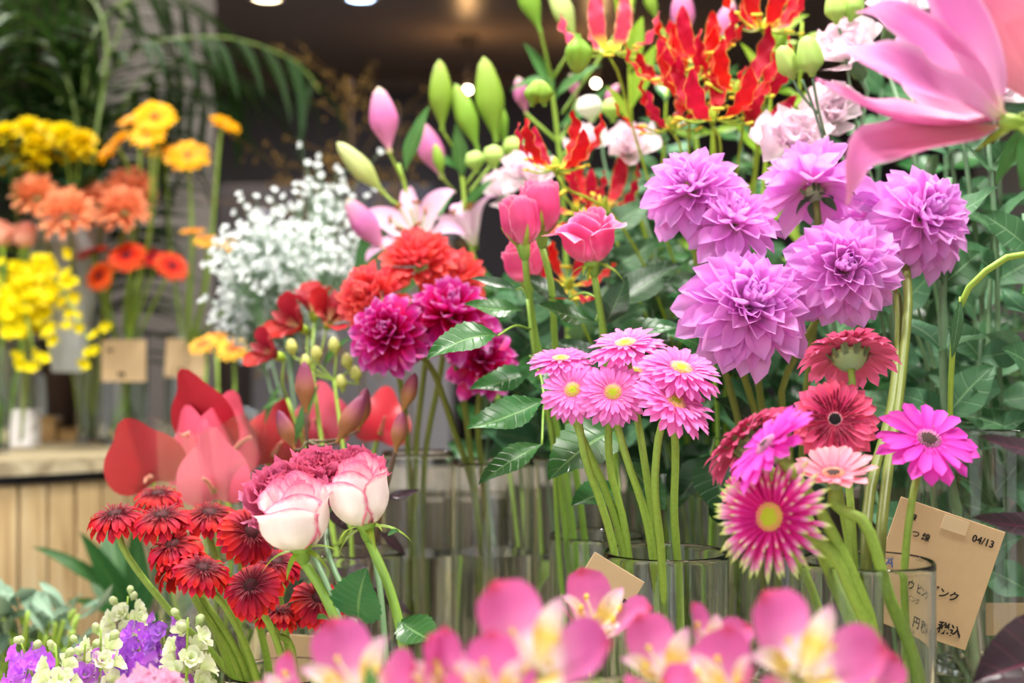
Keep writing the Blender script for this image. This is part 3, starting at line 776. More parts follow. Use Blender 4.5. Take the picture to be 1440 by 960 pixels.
a = Acc(); bevbox(a, (0, 0, 0), (1.0, .5, 1.72), .006); put('body', a.done('body', M_darkwall, False), th, T(-.86, 6.8, .86))
a = Acc(); bevbox(a, (0, 0, 0), (.06, .03, 1.4), .006); put('door_edge', a.done('edge', M_panel, False), th, T(-1.16, 6.53, .75+.15))

# ------------------------------------------------------------------ petal materials
lilac = petal_mat('lilac_dahlia_petal', [(0, '#F8C8DE'), (.2, '#F4ACEA'), (.7, '#F0A6EC'), (1, '#EEB2F4')], trans=.45, rough=.45, var=.05, vein=.06)
magenta = petal_mat('magenta_dahlia_petal', [(0, '#C4003C'), (.5, '#CC005C'), (.82, '#CA2C98'), (1, '#E2A0DA')], trans=.32, rough=.42, var=.12, spec=.4)
coral = petal_mat('coral_petal', [(0, '#DC3038'), (.6, '#EC4E50'), (1, '#F4787A')], trans=.3, rough=.55, var=.08)
orangep = petal_mat('orange_pompon_petal', [(0, '#E87C4C'), (.5, '#F0966A'), (1, '#F6B088')], trans=.3, var=.1)
pinkg = petal_mat('candy_pink_gerbera_petal', [(0, '#EC6CBC'), (.4, '#F07ECE'), (1, '#F492DA')], trans=.38, var=.05, vein=.08)
pinkf = petal_mat('candy_pink_floret', [(0, '#F27AB8'), (.6, '#F48CC6'), (1, '#FBD0E2')], trans=.3, var=.05)
dpink = petal_mat('rosy_gerbera_petal', [(0, '#B41C54'), (.5, '#CC3C70'), (1, '#E0648E')], trans=.3, var=.06, back='#D4608A')
crims = petal_mat('crimson_gerbera_petal', [(0, '#B80A48'), (.45, '#DE2A6A'), (1, '#F26C98')], trans=.3, var=.07, edge='#F5688A', edge_from=.8, edge_to=1.1)
crimf = petal_mat('crimson_floret', [(0, '#7A0626'), (.8, '#940C34'), (1, '#D87890')], trans=.2, var=.06)
vivid = petal_mat('vivid_magenta_gerbera_petal', [(0, '#E02CB6'), (.4, '#EA3EC8'), (1, '#EE58D2')], trans=.38, var=.05)
salmon = petal_mat('salmon_gerbera_petal', [(0, '#EC7898'), (.4, '#F49AB0'), (1, '#F8B8C2')], trans=.38, var=.05)
spider = petal_mat('spider_gerbera_petal', [(0, '#E6249A'), (.55, '#EA3CAA'), (.76, '#F4B0DA'), (.86, '#E8F0B0'), (1, '#B4D432')], trans=.35, var=.05)
redg = petal_mat('red_gerbera_petal', [(0, '#5E0314'), (.45, '#A00A24'), (.8, '#C81428'), (1, '#F03038')], trans=.25, var=.1, rough=.55)
redgf = petal_mat('red_gerbera_floret', [(0, '#600412'), (1, '#9A0C28')], trans=.2, var=.1)
yelg = petal_mat('golden_gerbera_petal', [(0, '#F0A400'), (1, '#FFC400')], trans=.35, var=.06)
orrg = petal_mat('orange_red_gerbera_petal', [(0, '#B81808'), (.5, '#DC3414'), (1, '#F06A30')], trans=.3, var=.15, hue=.015)
oryg = petal_mat('orange_yellow_gerbera_petal', [(0, '#D84818'), (.4, '#EE8A2A'), (.75, '#F8C03A'), (1, '#FAC848')], trans=.3, var=.06)
hotrose = petal_mat('hot_pink_rose_petal', [(0, '#FADCE8'), (.18, '#F288B4'), (.5, '#EC5A98'), (1, '#F06EA6')], edge='#F8A6C6', edge_from=.9, edge_to=1.06, trans=.4, var=.06, vein=.05, rough=.48)
whrose = petal_mat('white_rose_petal', [(0, '#EDF2D4'), (.25, '#FAF8F2'), (1, '#FBF4F4')], edge='#E8588E', edge_from=.86, edge_to=1.06, trans=.35, var=.02, vein=.04, rough=.5, hue=0)
whrosi = petal_mat('pink_rimmed_inner_rose_petal', [(0, '#FAF0EC'), (.5, '#FCE8EA'), (1, '#FAD4DE')], edge='#EE6E9C', edge_from=.84, edge_to=1.06, trans=.35, var=.03, vein=.04)
peach = petal_mat('peach_rose_petal', [(0, '#F6C8A0'), (.5, '#F8C0A8'), (1, '#F4A890')], trans=.35, var=.05)
dusty = petal_mat('dusty_pink_carnation_petal', [(0, '#B83A6A'), (.5, '#CE527E'), (1, '#DC7096')], trans=.3, var=.1)
paleli = petal_mat('pale_pink_lisianthus_petal', [(0, '#F2F2DC'), (.3, '#FBECF2'), (1, '#FDF2F8')], edge='#F8DCEA', edge_from=.85, edge_to=1.05, trans=.4, var=.03, vein=.04)
palecar = petal_mat('pale_pink_carnation_petal', [(0, '#E8C8D8'), (.5, '#F0B8D8'), (1, '#F4C8E0')], trans=.35, var=.05)
M_glo = petal_mat('flame_lily_petal', [(0, '#C8D040'), (.14, '#E4C43C'), (.26, '#C41C2C'), (1, '#BE0E30')], edge='#F0CC60', edge_from=.92, edge_to=1.0, trans=.3, var=.06, tipedge=False)
M_glop = petal_mat('faded_flame_lily_petal', [(0, '#C8D840'), (.25, '#D8D050'), (.42, '#DE4668'), (1, '#E25A7E')], edge='#EFD890', edge_from=.9, edge_to=1.0, trans=.3, var=.06, tipedge=False)
lilyp = petal_mat('pink_lily_petal', [(0, '#DCE6A8'), (.14, '#EAB4D4'), (.5, '#E486C4'), (1, '#DE6CB6')], edge='#F2B8DE', edge_from=.7, edge_to=1.0, trans=.28, var=.04, vein=.08, vfreq=14, back='#D668A6')
lilys = petal_mat('salmon_pink_lily_petal', [(0, '#E0DC9C'), (.2, '#E090A0'), (.6, '#E2849C'), (1, '#E884B8')], trans=.3, var=.03, vein=.10, vfreq=14)
lilylow = petal_mat('rosy_lower_lily_petal', [(0, '#E0DC9C'), (.14, '#D88C9A'), (.5, '#D8749A'), (.75, '#EC82C2'), (1, '#E08AAC')], edge='#F2A8D4', edge_from=.62, edge_to=1.0, trans=.28, var=.03, vein=.12, vfreq=12, back='#D0707C', tipedge=False)
lilypale = petal_mat('pale_lily_petal', [(0, '#E6EEC0'), (.2, '#F8EAF2'), (.6, '#F4D0EA'), (1, '#F0BCE4')], edge='#F0B6E2', edge_from=.75, edge_to=1.0, trans=.4, var=.03)
budg = petal_mat('green_lily_bud', [(0, '#7AA43A'), (.6, '#8AB23C'), (1, '#A2BE56')], trans=.2, vein=.08, vfreq=10, var=.06)
budp = petal_mat('pink_lily_bud', [(0, '#C4CE80'), (.12, '#E69CC0'), (.55, '#D878B4'), (.9, '#DCA0B8'), (1, '#D8D4A8')], trans=.25, vein=.14, vfreq=8, var=.05)
budb = petal_mat('brown_lily_bud', [(0, '#B08048'), (.4, '#B47A54'), (.75, '#9A5064'), (1, '#70284E')], trans=.15, vein=.10, vfreq=8, var=.08)
budw = petal_mat('cream_green_bud', [(0, '#A4C256'), (.5, '#CCDC8E'), (1, '#D8E4A4')], trans=.25, vein=.06, var=.05)
eusb = petal_mat('lime_lisianthus_bud', [(0, '#A4C860'), (.5, '#BEDC78'), (1, '#CCE48C')], trans=.3, var=.05)
alpink = petal_mat('pink_alstroemeria_petal', [(0, '#F8F0EE'), (.30, '#F6E2EA'), (.46, '#E48CC4'), (.7, '#DC6CB0'), (.9, '#D662A4'), (1, '#CE4870')], trans=.4, var=.04, vein=.06)
M_al, N, L, b = mat('yellow_throated_alstroemeria_petal')
def alin(name, stops, dash):
    m = petal_mat(name, stops, trans=.35, var=.03, vein=.05); N = m.node_tree.nodes; L = m.node_tree.links; b = N['Principled BSDF']
    src = b.inputs['Base Color'].links[0].from_socket
    uv = nd(N, 'ShaderNodeUVMap'); mp = nd(N, 'ShaderNodeMapping'); mp.inputs['Scale'].default_value = (13, 4.5, 1); L.new(uv.outputs[0], mp.inputs[0])
    vo = nd(N, 'ShaderNodeTexVoronoi'); vo.inputs['Scale'].default_value = 1; L.new(mp.outputs[0], vo.inputs['Vector'])
    f = ramp(N, L, vo.outputs['Distance'], [(.14, (1, 1, 1, 1)), (.24, (0, 0, 0, 1))])
    sp = nd(N, 'ShaderNodeSeparateXYZ'); L.new(uv.outputs[0], sp.inputs[0])
    g = ramp(N, L, sp.outputs[1], [(.30, (0, 0, 0, 1)), (.42, (1, 1, 1, 1)), (.72, (1, 1, 1, 1)), (.85, (0, 0, 0, 1))])
    c = mix(N, L, mth(N, L, 'MULTIPLY', f, g), src, lin(dash))
    L.new(c, b.inputs['Base Color'])
    for n_ in N:
        if n_.type == 'BSDF_TRANSLUCENT': L.new(c, n_.inputs[0])
    return m
alin_p = alin('yellow_throated_alstroemeria_petal', [(0, '#F4ECE4'), (.2, '#F4ECAC'), (.5, '#F0E070'), (.7, '#F8F0D8'), (.9, '#F0C8DC'), (1, '#E490C0')], '#A87A3C')
alred = petal_mat('red_alstroemeria_petal', [(0, '#5A0A18'), (.4, '#8E1420'), (1, '#C02A30')], trans=.25, var=.1)
alin_r = alin('striped_red_alstroemeria_petal', [(0, '#E0C890'), (.5, '#A82838'), (1, '#C86468')], '#5A1020')
anth = plain('red_anthurium_wax', '#C8283A', .32, .5, .05, 12); anthl = plain('rosy_anthurium_wax', '#D8506A', .32, .5, .05, 12)
spad = plain('spadix_cream_rose', '#E09A80', .5, .4, .1, 200, bump=.6)
M_anther = plain('rust_anther', '#8A4A24', .7, .2); M_pollen = plain('yellow_pollen', '#E2D24A', .8, .2); M_cream = plain('cream_filament', '#F0E6C8', .6, .3)
D_lime = plain('lime_disc', '#B8C42C', .6, .3); D_gold = plain('gold_disc', '#E8B488', .6, .3); D_black = plain('black_disc', '#1A1012', .6, .3); D_wht = plain('pink_cream_disc', '#EFC6C4', .6, .3)
D_brown = plain('brown_disc', '#3A1E18', .6, .3); D_peach = plain('peach_disc', '#F29A7C', .6, .3); D_wine = plain('wine_disc', '#4E0A1A', .6, .3); D_mauve = plain('mauve_disc', '#C87CA8', .6, .3); D_amber = plain('amber_disc', '#E09018', .6, .3)
D_heart = plain('dahlia_heart', '#A8B83C', .6, .3)
M_gyp = petal_mat('white_gypsophila_petal', [(0, '#E8EEE8'), (1, '#F4F7FB')], trans=.35, var=.03, vein=0); M_yel = petal_mat('yellow_orchid_petal', [(0, '#E8D000'), (1, '#F4E400')], trans=.35, var=.06, vein=0)
M_dry = plain('dried_ochre_sprig', '#7A5E2C', .8, .2, .2, 40)
M_purp = petal_mat('violet_stock_petal', [(0, '#F6E8FA'), (.3, '#DC94F6'), (1, '#C468F0')], trans=.4, var=.18, hue=.02); M_stw = petal_mat('white_stock_petal', [(0, '#E2EEB0'), (1, '#F4F8E4')], trans=.4, var=.05)

def B(px, d, z=BZ+.014): return (px, 480+(1-z)*2000/d, d)

# ------------------------------------------------------------------ glass vases
vase('clear glass cylinder with a thick rim holding the mixed gerberas before the date card', 1219, 1.05, .0495, BZ, .839, .70, 'glass vases')
vase('clear glass vase around the candy pink gerbera stems', 936, 1.25, .055, BZ, .816, .69, 'glass vases')
vase('tall glass cylinder under the magenta dahlias, water line at mid height', 693, 1.6, .047, BZ, .866, .764, 'glass vases')
vase('tall glass cylinder between the white rose and the magenta dahlia stems', 588, 1.68, .043, BZ, .87, .75, 'glass vases')
vase('glass cylinder behind the brownish hanging rose leaf', 800, 1.72, .045, BZ, .862, .74, 'glass vases')
vase('wide glass cylinder holding the lisianthus stems at the right edge', 1405, 1.36, .072, BZ, .92, .69, 'glass vases')
vase('narrow glass cylinder behind the vivid magenta gerbera', 1332, 1.52, .036, BZ, .89, .74, 'glass vases')
vase('low glass vase below the pink alstroemeria blooms', 900, .79, .062, BZ, .80, .68, 'glass vases')
vase('low glass vase below the red gerbera stems', 400, 1.3, .055, BZ, .70, .66, 'glass vases')
vase('low glass vase below the pink rimmed white roses', 560, 1.05, .04, BZ, .735, .66, 'glass vases')
vase('glass vase hidden behind the gerbera blooms, holding lilac dahlias', 1120, 1.38, .055, BZ, .80, .68, 'glass vases')
vase('glass vase by the plank stand under the flame lilies', 1010, 1.72, .06, BZ, .82, .70, 'glass vases')
vase('glass vase behind the leaves under the hot pink roses', 840, 1.48, .05, BZ, .80, .70, 'glass vases')
vase('glass vase among the anthurium stems', 300, 1.62, .06, BZ, .76, .68, 'glass vases')
vase('glass vase below the brown lily buds', 500, 1.5, .05, BZ, .78, .68, 'glass vases')
vase('glass vase at the bench end under the violet stocks', 150, 1.25, .055, BZ, .665, .63, 'glass vases')
TZ = .80
vase('glass vase with a square kraft card, holding the orange red gerberas', 174, 2.78, .049, TZ, 1.02, .96, 'vases on the drum table')
vase('glass vase with a kraft card half behind the orange yellow gerberas', 262, 2.80, .041, TZ, 1.02, .95, 'vases on the drum table')
vase('tall narrow glass vase beside the brown pot', 123, 2.80, .022, TZ, 1.10, .97, 'vases on the drum table')
vase('glass vase under the yellow orchid sprays', 40, 2.98, .042, TZ, 1.0, .93, 'vases on the drum table')
vase('glass vase cut by the left picture edge', -4, 2.55, .022, TZ, .99, .9, 'vases on the drum table')

# ------------------------------------------------------------------ candy pink mini gerberas
PG = dict(key='pg', mat=pinkg, n=24, w=.25, r0=.25, layers=[(1.0, -6, 0), (.90, 4, .05), (.62, 16, .08)], fringe=[(48, .28, .22, 26, .8), (46, .25, .16, 44, .8)], fmat=pinkf, disc=[D_lime, D_gold], eye=.45, dome=.2, nd=150, spike=.30, peak=.72, base=.5, sr=.0037)
gerbera('front candy pink gerbera facing out, lime eye ringed in gold', (862, 553, 1.18), (-.06, -.86, .46), .063, PG, [(880, 640, 1.19), (912, 745, 1.21), B(950, 1.25)], seed=1, group='candy pink gerberas')
gerbera('candy pink gerbera tucked behind the front one, to its left side', (806, 550, 1.20), (-.20, -.80, .50), .061, PG, [(822, 640, 1.21), (858, 750, 1.23), B(925, 1.26)], seed=2, group='candy pink gerberas')
gerbera('flat lying candy pink gerbera, leftmost of the bunch, seen edge on', (789, 507, 1.23), (-.05, -.30, .94), .060, PG, [(812, 600, 1.23), (870, 745, 1.24), B(920, 1.27)], seed=3, group='candy pink gerberas')
gerbera('topmost candy pink gerbera, tilted back under the rose leaves', (880, 486, 1.21), (-.16, -.36, .92), .072, PG, [(862, 560, 1.22), (857, 650, 1.23), (880, 750, 1.24), B(905, 1.28)], seed=4, group='candy pink gerberas')
gerbera('candy pink gerbera on the right with an open golden eye', (957, 521, 1.16), (.20, -.50, .84), .074, PG, [(950, 640, 1.19), (948, 720, 1.20), (955, 820, 1.22), B(960, 1.24)], seed=5, group='candy pink gerberas')
gerbera('lowest candy pink gerbera, leaning to the right with long petals', (948, 567, 1.14), (.42, -.52, .74), .074, PG, [(921, 680, 1.16), (930, 780, 1.19), B(945, 1.22)], seed=6, group='candy pink gerberas')
gerbera('candy pink gerbera mostly hidden behind the middle of the bunch', (893, 525, 1.24), (.0, -.5, .87), .055, PG, [(905, 640, 1.24), (918, 740, 1.25), B(935, 1.29)], seed=7, group='candy pink gerberas')

# ------------------------------------------------------------------ mixed gerberas, right
VA = lambda px, d=1.05: B(px, d)
G1 = dict(key='dp', mat=dpink, n=26, w=.25, r0=.22, layers=[(1.0, 0, 0), (.86, 8, .05), (.6, 20, .08)], fringe=[(40, .2, .25, 40, 1)], fmat=crimf, disc=[D_black, D_wine], bend=-.5, tip=-.5, cup=.2, crad=.34, bract=.42, nbr=20)
gerbera('rosy gerbera seen from behind, green calyx turned to the viewer', (1194, 497, 1.10), (.02, .52, .86), .086, G1, [(1192, 640, 1.10), (1200, 760, 1.08), VA(1225)], seed=11, group='mixed gerberas')
G2 = dict(key='cr', mat=crims, n=24, w=.30, r0=.15, layers=[(1.0, -4, 0), (.88, 6, .05)], fringe=[(50, .34, .36, 14, .8), (46, .26, .30, 24, .8), (44, .18, .24, 38, .8)], fmat=crimf, disc=[D_black, D_wht], eye=.86, dome=.2, spike=.35)
gerbera('crimson gerbera with a black eye and dark red inner ring', (1174, 590, 1.065), (-.16, -.92, .34), .068, G2, [(1180, 690, 1.07), (1196, 780, 1.06), VA(1240)], seed=12, group='mixed gerberas')
G3 = dict(key='vm', mat=vivid, n=15, w=.36, r0=.23, layers=[(1.0, -4, 0), (.86, 6, .05)], fringe=[(44, .24, .14, 25, .9)], fmat=vivid, disc=[D_brown, D_mauve], eye=.62, dome=.15, spike=.22, cup=.25)
gerbera('vivid magenta gerbera with a dark eye standing apart at the right', (1305, 620, 1.06), (.06, -.68, .72), .081, G3, [(1283, 700, 1.06), (1272, 800, 1.06), (1275, 900, 1.06), VA(1272)], seed=13, group='mixed gerberas')
G4 = dict(key='sa', mat=salmon, n=15, w=.34, r0=.25, layers=[(1.0, 14, 0), (.82, 22, .04)], fringe=[(40, .25, .16, 35, 1)], fmat=salmon, disc=[D_brown, D_peach], eye=.6, dome=.15, cup=.3, bend=.1, sr=.0048)
gerbera('salmon pink gerbera seen from the side below the crimson one', (1172, 668, 1.0), (-.10, -.36, .93), .064, G4, [(1212, 730, 1.0), (1250, 840, 1.01), (1290, 950, 1.02), VA(1300, 1.04)], seed=14, group='mixed gerberas')
G5 = dict(key='sp', mat=spider, n=24, w=.135, r0=.26, layers=[(1.0, -2, 0), (.94, 10, .04), (.8, 24, .08), (.55, 42, .1)], peak=.35, base=.6, tip=.25, cup=.9, sr=.0048, disc=[D_lime, D_peach], eye=.52, dome=.3, nd=150, spike=.22)
gerbera('spidery hot pink gerbera with lime tipped thin petals', (1086, 727, .975), (-.60, -.76, .16), .092, G5, [(1165, 770, .985), (1205, 850, .995), (1250, 950, 1.01), VA(1285, 1.03)], seed=15, group='mixed gerberas')
G6 = dict(key='hp', mat=dpink, n=26, w=.24, r0=.22, layers=[(1.0, 2, 0), (.86, 10, .05), (.6, 20, .08)], disc=[D_black, D_wine], bend=-.45, tip=-.3, crad=.34, bract=.42, nbr=20, sr=.0048)
gerbera('deep rose gerbera turned away behind the magenta one, grey green underside showing', (1052, 618, 1.04), (-.52, .38, .68), .088, G6, [(1120, 700, 1.03), (1165, 800, 1.02), (1215, 930, 1.02), VA(1262, 1.03)], seed=16, group='mixed gerberas')
G7 = dict(key='hm', mat=vivid, n=16, w=.33, r0=.22, layers=[(1.0, 0, 0), (.85, 8, .05)], disc=[D_brown, D_mauve], bend=-.2, sr=.0048)
gerbera('bright magenta gerbera seen edge on above the spidery one', (1080, 628, .97), (-.70, -.10, .62), .078, G7, [(1145, 705, .985), (1195, 800, .99), (1240, 930, 1.01), VA(1275, 1.02)], seed=17, group='mixed gerberas')
G8 = dict(key='rp', mat=dpink, n=24, w=.25, r0=.2, layers=[(1.0, 0, 0), (.8, 10, .05)], disc=[D_black, D_wine])
gerbera('rose pink gerbera peeking out under the deep rose one', (1050, 688, 1.05), (-.62, -.45, .6), .05, G8, [(1100, 750, 1.05), (1150, 850, 1.05), VA(1195)], seed=18, group='mixed gerberas')
# ------------------------------------------------------------------ lilac dahlias
DG = 'lilac dahlias'
dahlia('lilac dahlia at the upper end of its cluster, beside the flame lily', (972, 262, 1.31), (-.30, -.74, .58), .108, lilac, [(985, 400, 1.33), (1040, 600, 1.36), B(1105, 1.39)], seed=1, group=DG, heart=D_heart)
dahlia('half open lilac dahlia squeezed between two bigger ones, yellow heart', (1034, 308, 1.29), (.02, -.66, .72), .092, lilac, [(1045, 420, 1.32), (1075, 600, 1.36), B(1112, 1.38)], seed=2, N_=70, group=DG, heart=D_heart)
dahlia('lilac dahlia showing its green calyx under the pink lily petal', (1140, 250, 1.33), (-.10, .42, .90), .118, lilac, [(1150, 400, 1.34), (1130, 600, 1.37), B(1120, 1.38)], seed=3, N_=80, group=DG)
dahlia('largest lilac dahlia, drooping at the front with a tight ringed heart', (1055, 425, 1.24), (.08, -.86, .48), .124, lilac, [(1045, 520, 1.29), (1062, 580, 1.33), (1085, 700, 1.36), B(1110, 1.37)], seed=4, N_=135, wr=.46, group=DG, heart=D_heart)
dahlia('lilac dahlia facing out under the hanging lily petal', (1188, 376, 1.25), (-.08, -.94, .22), .112, lilac, [(1100, 545, 1.32), (1110, 620, 1.35), B(1118, 1.37)], seed=5, N_=105, group=DG, heart=D_heart)
dahlia('rightmost lilac dahlia, heart turned to the right above two bare stems', (1302, 302, 1.30), (.34, -.84, .40), .116, lilac, [(1277, 420, 1.26), (1264, 560, 1.20), (1245, 690, 1.12), (1236, 800, 1.08), VA(1236, 1.07)], seed=6, N_=110, group=DG, heart=D_heart, sr=.0042)
dahlia('lilac dahlia wedged behind the two on the right, mostly covered', (1236, 300, 1.36), (.15, -.55, .8), .10, lilac, [(1262, 420, 1.28), (1256, 560, 1.20), (1222, 700, 1.12), (1218, 800, 1.08), VA(1222, 1.07)], seed=7, N_=80, group=DG, sr=.0042)
# ------------------------------------------------------------------ magenta dahlias, coral blooms
dahlia('magenta dahlia with pale petal tips, lowest on the left of the pair', (546, 466, 1.45), (-.24, -.86, .36), .096, magenta, [(598, 505, 1.5), (640, 610, 1.56), (668, 700, 1.6), B(690, 1.6)], seed=11, group='magenta dahlias', key='mag', N_=80)
dahlia('magenta dahlia above and beside the lower one, tilted up', (634, 438, 1.47), (.10, -.66, .74), .112, magenta, [(648, 540, 1.54), (662, 640, 1.58), B(700, 1.62)], seed=12, group='magenta dahlias', key='mag', N_=85)
dahlia('magenta dahlia half covered by the big rose leaf', (682, 505, 1.52), (.12, -.8, .45), .088, magenta, [(672, 590, 1.56), (680, 680, 1.6), B(705, 1.6)], seed=13, group='magenta dahlias', key='mag', N_=70)
CB = dict(N_=100, wr=.5, pk=.66, pp=2.2, key='cor', name='coral_dahlia', ball=True, e0=-10, bracts=False)
dahlia('coral red pompon bloom at the top of its trio', (590, 366, 1.6), (.0, -.62, .78), .095, coral, [(600, 470, 1.64), (585, 640, 1.68), B(590, 1.68)], seed=21, group='coral pompons', **CB)
dahlia('coral red pompon bloom facing left above the magenta dahlia', (524, 418, 1.58), (-.45, -.82, .34), .092, coral, [(560, 520, 1.62), (575, 650, 1.68), B(580, 1.69)], seed=22, group='coral pompons', **CB)
dahlia('coral red pompon bloom on the right, above the second magenta dahlia', (640, 392, 1.62), (.25, -.7, .67), .085, coral, [(620, 520, 1.66), (597, 650, 1.69), B(598, 1.7)], seed=23, group='coral pompons', **CB)

# ------------------------------------------------------------------ roses
RG = 'hot pink roses'
rose('hot pink rosebud on the left, closed, sepals clasping it', (736, 348, 1.34), (-.16, -.10, 1), .040, .050, hotrose, [(742, 400, 1.36), (757, 500, 1.4), (790, 700, 1.44), B(825, 1.47)], .02, group=RG, key='hb', sepal_up=True, spin=.4)
rose('hot pink rosebud at the back, taller and fuller', (762, 332, 1.38), (-.03, -.05, 1), .046, .055, hotrose, [(775, 400, 1.39), (782, 500, 1.42), (815, 700, 1.46), B(850, 1.50)], .03, group=RG, key='hb2', sepal_up=True, spin=1.7)
rose('half open hot pink rose with outer petals folded back to points', (834, 371, 1.33), (-.12, -.22, 1), .054, .054, hotrose, [(843, 430, 1.34), (854, 500, 1.36), (868, 700, 1.42), B(868, 1.46)], .55, span0=.98, leaves=[((845, 478, 1.36), (890, 470, 1.34), .5, 'rose')], group=RG, key='ho', spin=2.4)
rose('paler pink rosebud hanging low behind the stems of the others', (742, 398, 1.43), (-.12, -.15, .9), .048, .046, hotrose, [(752, 470, 1.44), (770, 540, 1.46), (800, 700, 1.48), B(832, 1.51)], .12, group=RG, key='hb3', sepal_up=True, spin=.9)
WL = [((505, 870, 1.08), (517, 795, 1.06), .95, 'rose'), ((560, 872, 1.08), (618, 905, 1.04), .62, 'rose'), ((470, 880, 1.08), (445, 870, 1.05), .5, 'rose'), ((545, 752, 1.08), (562, 747, 1.07), .5, 'rose')]
rose('white rose with pink rims, lower of the two, petal folded at its side', (424, 772, 1.09), (-.12, -.24, 1), .058, .060, whrose, [(447, 820, 1.09), (475, 880, 1.08), (500, 960, 1.07), B(548, 1.05)], .24, leaves=WL[:1]+WL[2:3], group='white pink rimmed roses', minner=whrosi, key='w1', spin=3.3, sr=.0036)
rose('white rose with pink rims, upper of the two, egg shaped', (515, 740, 1.10), (-.14, -.18, 1), .050, .057, whrose, [(545, 820, 1.09), (562, 880, 1.08), (572, 960, 1.06), B(568, 1.05)], .12, leaves=WL[1:2]+WL[3:], group='white pink rimmed roses', minner=whrosi, key='w2', spin=3.0, sr=.0036)
for i, (px, py, ax, lb) in enumerate(((3, 348, -.1, 'peach rose cut by the left picture edge'), (36, 350, .05, 'small peach rose below the orange pompons'))):
    rose(lb, (px, py, 2.6), (ax, -.2, 1), .052, .052, peach, [(px+2, 420, 2.6), B(px*.3-4, 2.56, TZ+.014)], .2, group='peach roses', key='pe', nlay=10, spin=i)
# rose foliage in the middle: bare leafy branch carrying the big leaves
def leafy_branch(label, pts, leaves, mt=G_rose, group=None, name='rose_branch', r=.0026, cat='greenery'):
    ps = [pt(x) for x in pts]; th = thing(name, ps[0], label, cat, group); stem_from(th, ps[0], ps, r*1.2, r*.7, mt, 24)
    for i, (b_, t_, wf, kd) in enumerate(leaves):
        b3, t3 = pt(b_), pt(t_); L_ = leaf_to(th, b3, t3, wf, kd, seed=int(b_[0]+t_[0]))
        near = min(spline(ps, 40), key=lambda p: (p-b3).length)
        if (near-b3).length > .006:
            a = Acc(); tube(a, spline([near-ps[0], (near+b3)/2-ps[0]+V((0, 0, .006)), b3-ps[0]], 8), .0011, 5); put('petiole', a.done('petiole', mt), th, T(*ps[0]))
    return th
leafy_branch('rose branch with large glossy leaves left of the candy pink gerberas', [B(812, 1.44), (785, 760, 1.42), (775, 600, 1.38), (752, 500, 1.34), (742, 420, 1.34)],
   [((766, 562, 1.28), (655, 604, 1.24), .48, 'rose'), ((752, 520, 1.36), (660, 548, 1.34), .5, 'rose'), ((700, 472, 1.28), (597, 507, 1.24), .48, 'rose'), ((736, 436, 1.34), (652, 428, 1.32), .46, 'rose'), ((726, 408, 1.36), (660, 392, 1.36), .3, 'dark'), ((762, 625, 1.30), (672, 682, 1.27), .40, 'rose'), ((745, 500, 1.38), (768, 560, 1.34), .6, 'rose')])
leafy_branch('rose branch with broad leaves behind the candy pink gerbera stems', [B(880, 1.52), (872, 760, 1.44), (866, 640, 1.40), (850, 520, 1.38), (842, 420, 1.38)],
   [((868, 606, 1.30), (768, 678, 1.25), .62, 'rose'), ((872, 690, 1.32), (802, 712, 1.28), .62, 'rose'), ((838, 452, 1.36), (757, 428, 1.34), .5, 'rose'), ((848, 462, 1.36), (882, 388, 1.38), .5, 'dark'), ((856, 474, 1.35), (962, 462, 1.33), .42, 'rose'), ((800, 420, 1.40), (735, 388, 1.40), .55, 'dark'), ((855, 440, 1.44), (960, 372, 1.46), .45, 'dark'), ((880, 650, 1.36), (935, 720, 1.34), .6, 'rose'), ((846, 520, 1.42), (780, 480, 1.42), .6, 'dark')])
leafy_branch('dark leafy branch between the candy pink and the mixed gerberas', [B(1010, 1.5), (1000, 760, 1.45), (1010, 620, 1.42), (1000, 480, 1.42), (985, 380, 1.44)],
   [((1000, 640, 1.36), (1020, 740, 1.32), .7, 'dark'), ((1000, 640, 1.38), (952, 705, 1.36), .6, 'dark'), ((1005, 560, 1.40), (940, 600, 1.38), .6, 'rose'), ((1006, 560, 1.4), (1075, 600, 1.4), .6, 'dark'), ((1000, 500, 1.4), (930, 470, 1.38), .5, 'rose'), ((1000, 690, 1.34), (1042, 750, 1.32), .7, 'dark'), ((1002, 470, 1.42), (1050, 540, 1.40), .5, 'dark'), ((995, 420, 1.44), (930, 390, 1.44), .5, 'dark'), ((995, 420, 1.44), (1000, 330, 1.46), .45, 'dark')])
# ------------------------------------------------------------------ carnations, lisianthus blooms
ruffle('dusty pink carnation behind the lower white rose', (396, 688, 1.17), (-.18, -.58, .80), .076, dusty, [(440, 780, 1.17), (480, 880, 1.14), B(545, 1.08)], N_=46, seed=1, group='dusty pink carnations')
ruffle('dusty pink carnation between the two white roses', (452, 662, 1.20), (.0, -.55, .85), .070, dusty, [(462, 780, 1.18), (500, 880, 1.14), B(552, 1.08)], N_=46, seed=2, group='dusty pink carnations')
ruffle('dusty pink carnation behind the upper white rose', (498, 656, 1.22), (.15, -.45, .9), .062, dusty, [(508, 740, 1.2), (530, 800, 1.17), B(560, 1.08)], N_=40, seed=3, group='dusty pink carnations')
ruffle('pale pink ruffled carnation cut by the bottom edge among violet stocks', (208, 975, .98), (-.05, -.35, .94), .058, palecar, [B(200, 1.18)], N_=40, seed=4, key='carp')
LZ = dict(name='lisianthus', cat='lisianthus', wr=1.05, ruf=.10, rf=1.3, key='lis', frill=.008, cupk=.35)
LG = 'pale pink lisianthus'
ruffle('large pale pink lisianthus above the lilac dahlias', (1114, 190, 1.42), (-.15, -.82, .55), .086, paleli, [(1150, 330, 1.5), (1200, 600, 1.5), B(1390, 1.4)], N_=20, seed=11, group=LG, **LZ)
